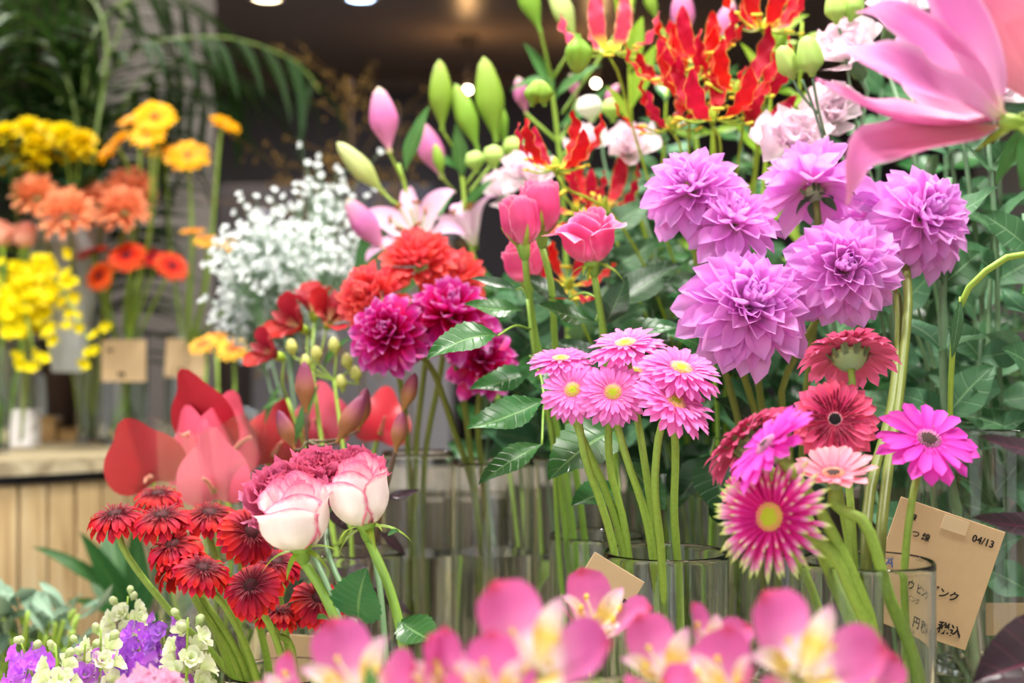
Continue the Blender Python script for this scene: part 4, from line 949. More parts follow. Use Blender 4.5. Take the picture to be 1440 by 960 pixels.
ruffle('pale pink lisianthus behind the lily, beside two lime buds', (1188, 60, 1.46), (-.5, -.6, .6), .078, paleli, [(1210, 200, 1.5), (1260, 500, 1.5), B(1400, 1.4)], N_=18, seed=12, group=LG, **LZ)
ruffle('pale pink lisianthus half behind the lily trumpet', (1172, 150, 1.46), (-.1, -.9, .3), .07, paleli, [(1205, 260, 1.5), (1250, 500, 1.5), B(1405, 1.38)], N_=18, seed=13, group=LG, **LZ)
ruffle('pale pink lisianthus at the top edge behind the lily', (1262, 5, 1.5), (.0, -.7, .7), .08, paleli, [(1280, 200, 1.5), (1330, 500, 1.5), B(1410, 1.4)], N_=18, seed=14, group=LG, **LZ)
ruffle('pale pink lisianthus right of the lily trumpet', (1402, 112, 1.42), (.1, -.8, .5), .08, paleli, [(1395, 250, 1.45), (1390, 500, 1.42), B(1420, 1.38)], N_=18, seed=15, group=LG, **LZ)
ruffle('pale pink lisianthus left of the lilac dahlias, out of focus', (884, 200, 1.72), (-.1, -.8, .6), .076, paleli, [(920, 350, 1.72), (960, 550, 1.72), B(1000, 1.72)], N_=16, seed=16, group=LG, **LZ)
ruffle('pale pink lisianthus above the hot pink rosebuds', (742, 238, 1.75), (-.1, -.8, .5), .078, paleli, [(780, 360, 1.75), (900, 550, 1.74), B(990, 1.73)], N_=16, seed=17, group=LG, **LZ)
ruffle('pale pink lisianthus behind the green bud cluster', (706, 262, 1.85), (-.2, -.8, .5), .066, paleli, [(760, 400, 1.8), (900, 600, 1.76), B(985, 1.74)], N_=16, seed=18, group=LG, **LZ)
ruffle('pale pink lisianthus below the low flame lily', (826, 196, 1.85), (.0, -.8, .6), .06, paleli, [(860, 350, 1.8), (920, 600, 1.76), B(995, 1.74)], N_=16, seed=19, group=LG, **LZ)
th = thing('budding_lisianthus', pt(B(1385, 1.42)), 'stem with two lime lisianthus buds beside the flame lily', 'lisianthus')
stem_from(th, pt(B(1385, 1.42)), [pt(x) for x in (B(1385, 1.42), (1300, 500, 1.45), (1180, 260, 1.42), (1140, 140, 1.40), (1128, 112, 1.39))], .0026, .0013, G_grey, 24)
for (b_, t_, r) in (((1143, 108, 1.39), (1134, 50, 1.38), .34), ((1116, 112, 1.40), (1098, 64, 1.39), .33)):
    place_bud(th, 'eub', eusb, b_, t_, r, tipr=.42, furrow=.3, peak=.3)
    for k in range(5):
        me = leafmesh('calyx_spike', L_lime, 1, .10, .2, .2, .25, 0, .3, 6, 2)
        p0, p1 = pt(b_), pt(t_); H = frame(p0, p1-p0, k*1.257); put('sepal', me, th, H @ T(0, .004, 0) @ RX(1.1) @ SC((p1-p0).length*.7))
twig(th, [(1160, 190, 1.41), (1150, 150, 1.40), (1143, 110, 1.39)], .0014, G_grey); twig(th, [(1150, 160, 1.41), (1125, 130, 1.40), (1116, 113, 1.40)], .0013, G_grey)
th = thing('budding_lisianthus', pt(B(980, 1.74)), 'stem with a cluster of blurred lime buds above the hot pink roses', 'lisianthus')
stem_from(th, pt(B(980, 1.74)), [pt(x) for x in (B(980, 1.74), (820, 500, 1.78), (720, 300, 1.8), (695, 235, 1.8))], .0026, .0014, G_grey, 24)
for (b_, t_, r) in (((672, 243, 1.8), (665, 212, 1.8), .45), ((696, 238, 1.78), (692, 204, 1.78), .45), ((720, 226, 1.8), (722, 192, 1.8), .42)): place_bud(th, 'eub2', eusb, b_, t_, r, tipr=.5, peak=.5)
th = thing('budding_lisianthus', pt(B(992, 1.74)), 'stem with a white bud and a round lime bud below the hanging bulb', 'lisianthus')
stem_from(th, pt(B(992, 1.74)), [pt(x) for x in (B(992, 1.74), (900, 400, 1.78), (850, 230, 1.8), (845, 180, 1.8))], .0026, .0014, G_grey, 24)
place_bud(th, 'eub3', petal_mat('white_bud', [(0, '#C8DCA0'), (.3, '#EEF2E0'), (1, '#F6F4F0')], trans=.3), (832, 172, 1.8), (826, 134, 1.8), .5, tipr=.5, peak=.5); place_bud(th, 'eub2', eusb, (862, 172, 1.8), (860, 138, 1.8), .55, tipr=.5, peak=.5)
th = thing('budding_lisianthus', pt(B(1398, 1.42)), 'lime lisianthus buds at the top edge behind the lily', 'lisianthus')
stem_from(th, pt(B(1398, 1.42)), [pt(x) for x in (B(1398, 1.42), (1310, 500, 1.47), (1210, 200, 1.48), (1186, 60, 1.46), (1180, 40, 1.45))], .0026, .0014, G_grey, 24)
place_bud(th, 'eub', eusb, (1176, 34, 1.45), (1172, -14, 1.45), .35); place_bud(th, 'eub', eusb, (1196, 30, 1.45), (1205, -20, 1.45), .35)

# ------------------------------------------------------------------ flame lilies
def flame(label, c, axis, L_, via, spin=0, seed=0, sweep=1.0, m=None, buds=()):
    base = pt(via[-1]); th = thing('flame_lily', base, label, 'flame lily', 'flame lilies'); ax = V(axis).normalized()
    top = pt(c)-ax*.006; hook = top+V((.008, .004, -.012))
    stem_from(th, base, [base]+[pt(v) for v in via[:-1]][::-1]+[hook, top], .0018, .0015, G_lime, 26)
    gloriosa(th, c, axis, L_, spin, seed, sweep, m)
    for (b_, t_, r) in buds: place_bud(th, 'glb', budg, b_, t_, r, furrow=.4, tipr=.2, peak=.4, name='bud')
    return th
FB = lambda px: B(px, 1.72)
flame('red flame lily with a yellow throat, lowest above the hot pink roses', (782, 238, 1.50), (-.12, -.12, 1), .062, [(860, 300, 1.55), (950, 500, 1.66), FB(985)], .2, 1, .9, buds=[((748, 150, 1.5), (756, 112, 1.5), .4), ((766, 150, 1.5), (760, 112, 1.5), .3)])
flame('fiery red flame lily with long wavy petals beside the lilac dahlias', (1002, 168, 1.50), (-.05, -.30, 1), .080, [(1010, 280, 1.56), (1020, 500, 1.66), FB(1010)], .7, 2, .7)
flame('red flame lily behind and above the fiery one', (985, 88, 1.58), (-.12, -.2, 1), .066, [(1005, 200, 1.62), (1020, 500, 1.68), FB(1020)], .1, 3, .8)
flame('pink and yellow flame lily at the top with a green bud below', (858, 74, 1.60), (.0, -.15, 1), .068, [(890, 180, 1.62), (935, 330, 1.65), (985, 500, 1.7), FB(1000)], .4, 4, 1.1, M_glop, buds=[((812, 48, 1.55), (812, 104, 1.55), .42)])
flame('pinkish flame lily at the top edge, green filaments spread out', (1076, 42, 1.56), (.05, -.12, 1), .068, [(1070, 180, 1.62), (1040, 500, 1.68), FB(1030)], .9, 5, .9, M_glop)
flame('red flame lily squeezed between the fiery one and the upper one', (1036, 130, 1.53), (.15, -.35, 1), .070, [(1035, 260, 1.6), (1030, 500, 1.68), FB(1016)], .15, 11, .8)
flame('red flame lily left of the upper one, petals leaning left', (955, 118, 1.56), (-.30, -.30, 1), .066, [(970, 260, 1.62), (1005, 500, 1.68), FB(1008)], .45, 12, .8)
flame('small red flame lily with curled petals, left of the fiery one', (945, 180, 1.56), (-.25, -.3, 1), .060, [(965, 300, 1.6), (1000, 500, 1.68), FB(1005)], 1.2, 6, .9)
flame('blurred red flame lily behind the half open rose', (850, 292, 1.70), (.05, -.25, 1), .064, [(880, 380, 1.7), (950, 550, 1.72), FB(1008)], .5, 7, 1.0)
flame('single red flame lily blossom hanging between the roses, petals drooping', (812, 300, 1.62), (-.3, -.5, .4), .055, [(850, 360, 1.65), (930, 550, 1.7), FB(995)], .3, 8, .6)
flame('red flame lily with a long petal curling down beside the lisianthus', (1060, 178, 1.54), (.55, -.3, .7), .062, [(1050, 300, 1.6), (1030, 500, 1.68), FB(1024)], .5, 9, .6)
flame('wilted red and yellow flame lily low behind the half open rose stem', (800, 402, 1.56), (.1, -.6, .5), .046, [(830, 480, 1.6), (930, 600, 1.7), FB(1002)], .5, 10, .6)
leafy_branch('yellow green leafy flame lily shoot at the top right of centre', [FB(1040), (1050, 500, 1.74), (1075, 250, 1.72), (1090, 60, 1.7)],
   [((1072, 260, 1.72), (1120, 200, 1.7), .3, 'lime'), ((1075, 220, 1.72), (1030, 170, 1.7), .3, 'lime'), ((1080, 180, 1.72), (1140, 130, 1.7), .3, 'lime'), ((1085, 130, 1.7), (1120, 60, 1.7), .3, 'lime'), ((1086, 110, 1.7), (1040, 60, 1.7), .3, 'lime'), ((1088, 80, 1.7), (1110, 10, 1.7), .35, 'lime'), ((1090, 60, 1.7), (1140, 20, 1.68), .35, 'lime'), ((1070, 300, 1.72), (1010, 330, 1.7), .35, 'lime')], G_lime, name='flame_lily_shoot')
leafy_branch('yellow green leafy flame lily shoot behind the pink flame lily', [FB(1000), (960, 500, 1.76), (900, 300, 1.76), (885, 60, 1.74), (890, -20, 1.74)],
   [((890, 180, 1.74), (850, 120, 1.72), .3, 'lime'), ((890, 150, 1.74), (925, 60, 1.72), .32, 'lime'), ((887, 100, 1.74), (905, 20, 1.72), .35, 'lime'), ((888, 50, 1.74), (860, -10, 1.72), .3, 'lime'), ((895, 260, 1.75), (950, 260, 1.74), .3, 'dark'), ((900, 300, 1.75), (850, 330, 1.74), .35, 'dark')], G_lime, name='flame_lily_shoot')

# ------------------------------------------------------------------ pink lilies behind: buds, blooms, leaves
LB = lambda px: B(px, 1.72)
th = thing('lily', pt(LB(770)), 'pale pink oriental lily in bloom with buds above the coral pompons', 'lily')
stem_from(th, pt(LB(770)), [pt(x) for x in (LB(770), (690, 520, 1.8), (625, 360, 1.82), (590, 320, 1.82), (560, 230, 1.8))], .0045, .0025, G_fresh, 24)
lily_blossom(th, (592, 345, 1.80), (-.25, -.75, .62), .088, lilypale, lilypale, .3, .75, .8, key='plil')
for (b_, t_, r, k, m_) in (((548, 215, 1.78), (532, 122, 1.78), .22, 'bp', budp), ((540, 352, 1.76), (488, 280, 1.76), .2, 'bp', budp), ((540, 272, 1.8), (474, 200, 1.78), .16, 'bw', budw), ((622, 250, 1.82), (592, 172, 1.84), .2, 'bp', budp)):
    place_bud(th, k, m_, b_, t_, r)
twig(th, [(565, 250, 1.8), (555, 230, 1.79), (548, 215, 1.78)], .0018); twig(th, [(590, 330, 1.82), (560, 355, 1.78), (540, 352, 1.76)], .0018); twig(th, [(575, 290, 1.81), (555, 285, 1.8), (540, 272, 1.8)], .0018)
for (b_, t_, wf) in (((570, 240, 1.8), (606, 146, 1.78), .26), ((600, 330, 1.82), (640, 270, 1.82), .25), ((545, 300, 1.8), (498, 420, 1.78), .3), ((610, 360, 1.82), (560, 420, 1.84), .25)): leaf_to(th, pt(b_), pt(t_), wf, 'lily', seed=int(t_[0]))
th = thing('lily', pt(LB(780)), 'pale pink oriental lily bloom seen side on with upright green buds', 'lily')
stem_from(th, pt(LB(780)), [pt(x) for x in (LB(780), (720, 520, 1.84), (660, 340, 1.86), (650, 250, 1.86), (640, 200, 1.86))], .0045, .0025, G_fresh, 24)
lily_blossom(th, (668, 345, 1.84), (-.35, -.2, .9), .080, lilypale, lilypale, 0, .45, .8, key='plil2')
for (b_, t_, r) in (((622, 184, 1.84), (618, 84, 1.84), .17), ((672, 210, 1.84), (640, 118, 1.84), .19), ((698, 200, 1.84), (680, 80, 1.84), .17), ((622, 250, 1.8), (612, 202, 1.8), .3), ((712, 205, 1.9), (690, 130, 1.9), .15)): place_bud(th, 'bg', budg, b_, t_, r)
for (p0, p1) in (((645, 220, 1.86), (622, 184, 1.84)), ((650, 240, 1.86), (672, 210, 1.84)), ((655, 260, 1.86), (698, 200, 1.84)), ((640, 270, 1.85), (622, 250, 1.80)), ((660, 270, 1.86), (712, 205, 1.9))): twig(th, [p0, p1], .0018)
for (b_, t_, wf) in (((645, 240, 1.86), (588, 210, 1.84), .3), ((650, 250, 1.86), (640, 170, 1.84), .3), ((655, 300, 1.86), (700, 250, 1.84), .3), ((655, 300, 1.86), (610, 340, 1.86), .3), ((700, 420, 1.84), (650, 350, 1.84), .3)): leaf_to(th, pt(b_), pt(t_), wf, 'lily', seed=int(t_[0]))
th = thing('lily', pt(LB(800)), 'lily stem at the top with two large green buds cut by the picture edge', 'lily')
stem_from(th, pt(LB(800)), [pt(x) for x in (LB(800), (800, 500, 1.92), (790, 250, 1.92), (775, 120, 1.9), (770, 90, 1.9))], .0045, .0025, G_fresh, 24)
for (b_, t_, r, k, m_) in (((760, 44, 1.86), (728, -40, 1.86), .24, 'bg', budg), ((810, 58, 1.86), (772, -30, 1.86), .2, 'bw', budw), ((740, 160, 1.92), (728, 108, 1.92), .24, 'bp', budp), ((812, 140, 1.95), (802, 104, 1.95), .3, 'bp', budp), ((850, 150, 1.96), (870, 118, 1.96), .3, 'bp', budp), ((890, 14, 1.9), (886, -40, 1.9), .35, 'bg', budg)): place_bud(th, k, m_, b_, t_, r)
for (p0, p1) in (((775, 110, 1.9), (760, 44, 1.86)), ((778, 110, 1.9), (810, 58, 1.86)), ((785, 200, 1.92), (740, 160, 1.92)), ((788, 200, 1.92), (812, 140, 1.95)), ((790, 220, 1.92), (850, 150, 1.96)), ((790, 160, 1.92), (890, 14, 1.9))): twig(th, [p0, p1], .002)
for (b_, t_, wf) in (((775, 110, 1.9), (715, 130, 1.9), .22), ((780, 130, 1.9), (735, 60, 1.9), .26), ((785, 180, 1.92), (860, 120, 1.92), .24), ((780, 140, 1.9), (850, 90, 1.9), .22), ((785, 240, 1.92), (720, 190, 1.92), .28), ((785, 240, 1.92), (850, 200, 1.92), .28), ((795, 330, 1.92), (740, 290, 1.92), .3), ((795, 330, 1.92), (860, 310, 1.92), .3)): leaf_to(th, pt(b_), pt(t_), wf, 'lily', seed=int(t_[0]))
th = thing('lily', pt(LB(1050)), 'lily stem behind the flame lilies with pink buds at the top edge', 'lily')
stem_from(th, pt(LB(1050)), [pt(x) for x in (LB(1050), (1010, 500, 1.9), (985, 250, 1.9), (965, 110, 1.88), (955, 80, 1.86))], .0045, .0025, G_fresh, 24)
for (b_, t_, r, k, m_) in (((962, 60, 1.8), (958, -20, 1.8), .26, 'bp', budp), ((1010, 70, 1.85), (1030, 0, 1.85), .26, 'bp', budp), ((925, 30, 1.9), (905, -20, 1.9), .3, 'bg', budg)): place_bud(th, k, m_, b_, t_, r)
for (p0, p1) in (((960, 95, 1.87), (962, 60, 1.8)), ((970, 130, 1.88), (1010, 70, 1.85)), ((962, 110, 1.88), (925, 30, 1.9))): twig(th, [p0, p1], .002)
for (b_, t_, wf) in (((965, 120, 1.88), (900, 90, 1.88), .24), ((970, 150, 1.88), (1040, 90, 1.88), .24), ((975, 200, 1.88), (910, 170, 1.88), .26), ((985, 260, 1.9), (1060, 230, 1.88), .26)): leaf_to(th, pt(b_), pt(t_), wf, 'lily', seed=int(t_[0]))
# brown lily buds in front of the anthuriums
for lb, buds, bp in (('stem of brown Asiatic lily buds above the carnations, four in a fan', [((430, 580, 1.42), (428, 508, 1.42)), ((414, 632, 1.42), (391, 576, 1.42)), ((474, 622, 1.42), (512, 555, 1.42)), ((504, 606, 1.46), (515, 545, 1.46))], [B(490, 1.5), (470, 820, 1.48), (448, 700, 1.44), (432, 620, 1.42), (430, 578, 1.42)]),
                     ('stem of two brown Asiatic lily buds near the magenta dahlia stem', [((566, 580, 1.45), (584, 524, 1.45)), ((556, 636, 1.42), (566, 578, 1.42))], [B(510, 1.5), (520, 820, 1.48), (540, 700, 1.44), (556, 634, 1.42)])):
    th = thing('asiatic_lily', pt(bp[0]), lb, 'lily', 'brown budded lilies')
    stem_from(th, pt(bp[0]), [pt(x) for x in bp], .0036, .0018, G_brown, 22)
    for b_, t_ in buds:
        place_bud(th, 'bb', budb, b_, t_, .2)
    tops = pt(bp[-2])
    for b_, t_ in buds[1:]: twig(th, [tops, (tops+pt(b_))/2+V((0, -.004, -.004)), pt(b_)], .0015, G_brown)
    for k in range(7):
        sp = spline([pt(x) for x in bp], 30); p = sp[14+2*k]; an = k*2.4; leaf_to(th, p, p+V((math.cos(an)*.045, math.sin(an)*.03, -.030+.02*(k % 3))), .26, 'purple', nh=V((.2*math.cos(an), -.9, .5)), seed=k)

# ------------------------------------------------------------------ foreground pink lily, top right
c0 = (1418, 172, .90)
th = thing('lily', pt((1500, 1075, .92)), 'large pink lily trumpet close by at the top right, opening to the left', 'lily', 'close pink lilies')
b0 = pt((1500, 1075, .92)); stem_from(th, b0, [b0, pt((1500, 600, .92)), pt((1475, 300, .91)), pt((1450, 190, .9)), pt((1424, 172, .9))], .004, .0026, G_fresh, 26)
PT = [  # (line, half widths, inner side)
 ([(1412, 176, .90), (1330, 194, .888), (1262, 204, .878), (1214, 216, .87), (1196, 250, .864), (1191, 288, .863)], [.003, .014, .019, .018, .008, .0006], [(0, -.5, .8), (0, -.6, .8), (.1, -.75, .6), (.5, -.7, .2)], lilylow),
 ([(1412, 170, .90), (1330, 174, .90), (1255, 166, .894), (1192, 138, .888), (1146, 112, .886)], [.003, .016, .020, .013, .001], [(.1, -.3, 1), (.1, -.5, .9), (.2, -.4, .9)], lilyp),
 ([(1410, 169, .90), (1350, 140, .878), (1290, 112, .862), (1225, 84, .866), (1174, 58, .882)], [.003, .018, .022, .018, .001], [(-.2, -.75, .3), (-.1, -.7, .7), (.2, -.7, .6)], lilyp),
 ([(1412, 167, .903), (1375, 142, .915), (1330, 108, .93), (1290, 66, .945), (1268, 30, .96)], [.003, .021, .026, .019, .001], [(-.3, -.8, .3), (-.4, -.8, .2), (-.4, -.8, .1)], lilyp),
 ([(1410, 164, .905), (1355, 92, .90), (1300, 42, .898), (1245, 14, .90), (1204, 16, .908)], [.003, .012, .015, .011, .001], [(-.5, -.5, -.6), (-.2, -.6, -.7), (.1, -.7, -.6)], lilyp),
 ([(1414, 162, .90), (1394, 90, .885), (1362, 20, .88), (1330, -40, .885), (1300, -80, .90)], [.003, .018, .022, .018, .001], [(-.9, -.2, -.3), (-.85, -.45, -.3), (-.8, -.3, -.5)], lilyp)]
for ln, wd, nr, m_ in PT:
    me = ribbon('petal', m_, [pt(x)-b0 for x in ln], wd, nr, .22, 8, 22, .12, .0016, 2, ln[0][0]*.1+ln[1][1])
    put('petal', me, th, T(*b0))
a = Acc(); lathe(a, [(.0026, -.012), (.0048, -.006), (.0055, 0), (.003, .006)], 10); put('ovary', a.done('ovary', G_fresh), th, frame(pt((1416, 171, .9)), (-1, -.05, .1)))
th = thing('lily', pt((1560, 1050, .95)), 'salmon pink lily petals reaching in from the top right corner', 'lily', 'close pink lilies')
b0 = pt((1560, 1050, .95)); stem_from(th, b0, [b0, pt((1560, 600, .95)), pt((1540, 250, .95)), pt((1505, 130, .95))], .004, .0026, G_fresh, 20)
for ln, wd, nr in (([(1500, 128, .95), (1455, 90, .935), (1420, 50, .93), (1385, 10, .93), (1350, -20, .94)], [.003, .021, .027, .022, .001], [(-.5, -.8, .1), (-.5, -.8, .3)]),
                   ([(1500, 120, .955), (1470, 50, .95), (1440, -10, .95), (1400, -50, .96)], [.003, .022, .025, .001], [(-.3, -.9, 0), (-.3, -.8, .3)]),
                   ([(1505, 130, .94), (1490, 180, .92), (1470, 230, .92), (1450, 262, .93)], [.003, .012, .010, .001], [(-.6, -.6, .5), (-.6, -.6, .5)])):
    put('petal', ribbon('petal', lilys, [pt(x)-b0 for x in ln], wd, nr, .25, 8, 18, .15, .001, 2), th, T(*b0))
leafy_branch('green lily leaves hanging at the right edge under the lily trumpet', [(1530, 1050, .97), (1520, 600, .96), (1480, 250, .95), (1440, 170, .93)],
   [((1442, 172, .92), (1398, 262, .91), .22, 'lily'), ((1450, 180, .92), (1436, 270, .90), .3, 'lily'), ((1432, 175, .92), (1370, 215, .92), .18, 'lime')], G_fresh, name='leafy_lily', r=.003)
leafy_branch('arching green stem at the right edge by the lisianthus leaves', [(1440+90, 1080, 1.2), (1500, 600, 1.2), (1470, 380, 1.18), (1440, 355, 1.18), (1395, 375, 1.18), (1362, 405, 1.19), (1346, 445, 1.2), (1338, 520, 1.22), (1336, 640, 1.26)],
   [((1470, 372, 1.18), (1436, 415, 1.16), .3, 'lily'), ((1350, 425, 1.19), (1338, 505, 1.2), .2, 'eust')], G_fresh, name='arching_lily', r=.0032)
leafy_branch('dark purple leaved shoot at the lower right edge', [(1560, 1120, 1.02), (1540, 950, 1.0), (1520, 800, 1.0), (1500, 640, 1.0)],
   [((1500, 742, 1.0), (1364, 728, .99), .30, 'purple'), ((1500, 640, 1.0), (1376, 614, .99), .28, 'purple'), ((1530, 930, .95), (1360, 962, .90), .6, 'purple')], G_brown, name='purple_leaf_shoot', r=.003)

# ------------------------------------------------------------------ lisianthus foliage, right; filler greenery
SG = 'leafy stems at the right'
def LF(px): return B(px, 1.37)
leafy_stem('thick lisianthus stem with paired leaves under the rightmost dahlia', [LF(1392), (1350, 760, 1.36), (1330, 600, 1.35), (1326, 430, 1.35), (1335, 250, 1.36)], 6, .080, seed=1, group=SG, r=.0052, t0=.3)
leafy_stem('lisianthus stem by the right edge with upright leaves', [LF(1420), (1415, 700, 1.42), (1405, 520, 1.42), (1400, 330, 1.42), (1390, 200, 1.42)], 7, .080, seed=2, group=SG, t0=.3)
leafy_stem('lisianthus stem behind the dahlia stems at the right', [LF(1375), (1300, 700, 1.48), (1265, 520, 1.48), (1250, 380, 1.48), (1240, 260, 1.48)], 7, .078, seed=3, group=SG, t0=.3)
leafy_stem('lisianthus stem leaning out past the right edge', [LF(1440), (1450, 700, 1.36), (1455, 480, 1.36), (1440, 300, 1.36)], 6, .082, seed=4, group=SG, t0=.25)
leafy_stem('lisianthus stem deep behind the rightmost dahlia', [LF(1395), (1380, 650, 1.55), (1370, 450, 1.55), (1350, 300, 1.55), (1330, 180, 1.55)], 8, .078, seed=5, group=SG, t0=.25)
leafy_stem('lisianthus stem between vivid magenta gerbera and edge', [LF(1410), (1390, 680, 1.40), (1375, 560, 1.38), (1380, 470, 1.38)], 5, .08, seed=6, group=SG, t0=.35)
leafy_stem('lisianthus stem behind the crimson gerbera', [B(1300, 1.52), (1230, 700, 1.55), (1180, 560, 1.55), (1165, 440, 1.55)], 6, .075, seed=7, group=SG, t0=.25)
leafy_stem('lisianthus stem with thin grey twigs right of the dahlias', [LF(1400), (1385, 500, 1.46), (1372, 330, 1.46), (1355, 200, 1.46), (1345, 120, 1.46)], 8, .05, seed=8, group=SG, t0=.3, up=.9)
rd = random.Random(77)
fill = [(1130, 1.62), (1060, 1.66), (990, 1.70), (930, 1.66), (870, 1.62), (1210, 1.68), (1290, 1.70), (1350, 1.72), (1420, 1.66), (900, 1.82), (980, 1.86), (1080, 1.82), (1170, 1.84), (1260, 1.86), (820, 1.78), (1390, 1.84), (760, 1.8), (700, 1.84), (1150, 1.9), (1240, 1.92), (1330, 1.88), (1410, 1.92), (960, 1.9), (1040, 1.92), (1290, 1.6), (890, 1.9)]
FT = ['behind the lilac dahlia cluster', 'behind the biggest dahlia', 'behind the dark leafy branch', 'behind the topmost candy pink gerbera', 'behind the half open rose', 'behind the dahlia facing out', 'behind the rosy gerbera', 'behind the narrow vase', 'behind the wide vase', 'under the flame lilies', 'deep under the fiery flame lily', 'deep behind the dahlias', 'deep behind the crimson gerbera', 'deep behind the dahlia stems', 'under the low flame lily', 'deep at the right edge', 'under the rosebuds', 'behind the magenta dahlias', 'rising behind the large lisianthus', 'rising behind the lily curl', 'rising behind the lily trumpet', 'rising high at the right edge', 'rising behind the small flame lily', 'rising behind the fiery flame lily', 'rising between the rightmost dahlia and the lily', 'rising behind the blurred lisianthus']
for i, (px, d) in enumerate(fill):
    topy = rd.uniform(90, 150) if i > 17 and px > 1100 else rd.uniform(170, 240) if i > 17 else (rd.uniform(300, 380) if px > 850 else rd.uniform(390, 430))
    kd = ['dark', 'eust', 'rose'][i % 3]
    leafy_stem('leafy green filler stem '+FT[i], [B(px+rd.uniform(-20, 20)+ (30 if px < 800 else 0), min(d, 1.86)), (px+rd.uniform(-20, 20), 700, d), (px+rd.uniform(-15, 15), 520, d), (px+rd.uniform(-30, 30), topy, d)], 11, .085, kd, seed=100+i, group='filler greenery', name='leafy_plant', wf=.6, r=.003, t0=.42 if px > 900 else .5, up=.35, smat=G_grey)

for i, (px, top, lb) in enumerate(((1000, 40, 'yellow green leafy shoot behind the upper red flame lily'), (1060, 90, 'yellow green leafy shoot right of the fiery flame lily'), (1120, 30, 'yellow green leafy shoot behind the lime lisianthus buds'), (930, 120, 'yellow green leafy shoot between the pink and the red flame lilies'))):
    leafy_stem(lb, [B(min(px, 1060), 1.86), (px+10, 600, 1.84), (px, 300, 1.80), (px+8, top, 1.78)], 10, .07, 'lime' if i % 2 == 0 else 'rose', seed=200+i, group='flame lily foliage', name='leafy_shoot', wf=.34, r=.0025, t0=.55, up=.3, smat=G_lime)
# ------------------------------------------------------------------ red gerberas, left
RGs = dict(key='rg', mat=redg, n=22, w=.26, r0=.2, layers=[(1.0, -14, 0), (.86, 0, .05)], fringe=[(34, .22, .34, 18, 1), (30, .18, .25, 38, .9)], fmat=redgf, disc=[D_wine, D_brown], eye=.5, dome=.25, bend=-.5, tip=-.7, sr=.0036)
GR = 'red gerberas'
RB = lambda px: B(px, 1.3)
for lb, c, n_, D, via in (
 ('red gerbera at the left end of its bunch, seen edge on', (162, 724, 1.26), (-.12, -.30, .95), .064, [(185, 790, 1.27), (240, 860, 1.28), (330, 960, 1.29), RB(372)]),
 ('red gerbera in the middle of the flat upper row', (228, 726, 1.24), (-.05, -.34, .94), .064, [(250, 800, 1.25), (300, 880, 1.27), RB(380)]),
 ('red gerbera right in the flat upper row', (295, 722, 1.28), (.08, -.32, .95), .064, [(310, 800, 1.28), (340, 900, 1.29), RB(392)]),
 ('red gerbera furthest back under the anthuriums', (222, 695, 1.34), (.0, -.25, .97), .056, [(255, 800, 1.33), (310, 900, 1.32), RB(384)]),
 ('red gerbera below the upper row, tilted left', (243, 766, 1.22), (-.18, -.42, .90), .060, [(290, 850, 1.24), (340, 930, 1.26), RB(388)]),
 ('red gerbera nearest the violet stocks, leaning right with petals hanging', (285, 800, 1.18), (.18, -.36, .90), .060, [(300, 835, 1.19), (350, 920, 1.23), RB(398)]),
 ('red gerbera turned away, its grey green underside showing', (252, 792, 1.22), (-.55, .28, .78), .062, [(278, 850, 1.23), (330, 930, 1.26), RB(384)]),
 ('bright red gerbera beside the lower white rose', (352, 748, 1.24), (.50, -.62, .50), .066, [(345, 830, 1.26), (370, 900, 1.28), RB(404)]),
 ('bright red gerbera facing out below the white rose', (353, 824, 1.17), (-.10, -.72, .62), .062, [(380, 880, 1.2), (400, 940, 1.23), RB(412)]),
 ('dark red gerbera lying flat and low below the facing one', (392, 860, 1.22), (.12, -.08, .98), .052, [(405, 900, 1.23), (415, 950, 1.25), RB(418)]),
 ('red gerbera half hidden behind the white rose stem', (448, 842, 1.22), (.20, -.62, .72), .060, [(450, 900, 1.24), (440, 960, 1.26), RB(424)]),
 ('red gerbera tucked behind the facing one', (388, 790, 1.28), (.1, -.5, .85), .058, [(395, 850, 1.29), (405, 920, 1.3), RB(410)])):
    gerbera(lb, c, n_, D, RGs, via, group=GR, seed=int(c[0]))

# ------------------------------------------------------------------ anthuriums
def anthurium(label, c, n, L_, m, via, spin=0, group='anthuriums'):
    C = pt(c); base = pt(via[-1]); th = thing('anthurium', base, label, 'anthurium', group); H = frame(C, n, spin)
    if 'spathe' not in MC:
        def fn(u, v):
            a = v*2*PI; r = u*.5+.5
            rad = .5*(1-.16*math.cos(a))*(1+.55*max(0, math.cos(a))**14)+.0
            rad *= 1-.42*max(0, -math.cos(a))**6
            x = rad*math.sin(a)*r*1.02; y = rad*math.cos(a)*r
            return (x, y+.22, .30*(x*x)-.10*r*r+.25*max(0, y)**2.2)
        MC['spathe'] = grid('spathe', fn, 8, 40, anth)
    me = MC['spathe'] if m is anth else MC.setdefault('spathe2', (lambda q: (q.materials.clear(), q.materials.append(anthl), q)[2])(MC['spathe'].copy()))
    put('spathe', me, th, H @ SC(L_))
    a = Acc(); tube(a, spline([V((0, .02, .0)), V((0, .05, .10)), V((0, .12, .22)), V((0, .16, .40))], 10), lambda t: .042*(1-.55*t), 10); put('spadix', MC.setdefault('spadix', a.done('spadix', spad)), th, H @ SC(L_))
    stem_from(th, base, [base]+[pt(v) for v in via[:-1]][::-1]+[C-V(n).normalized()*.02, C], .0032, .0028, G_fresh, 18)
AB = lambda px: B(px, 1.62)
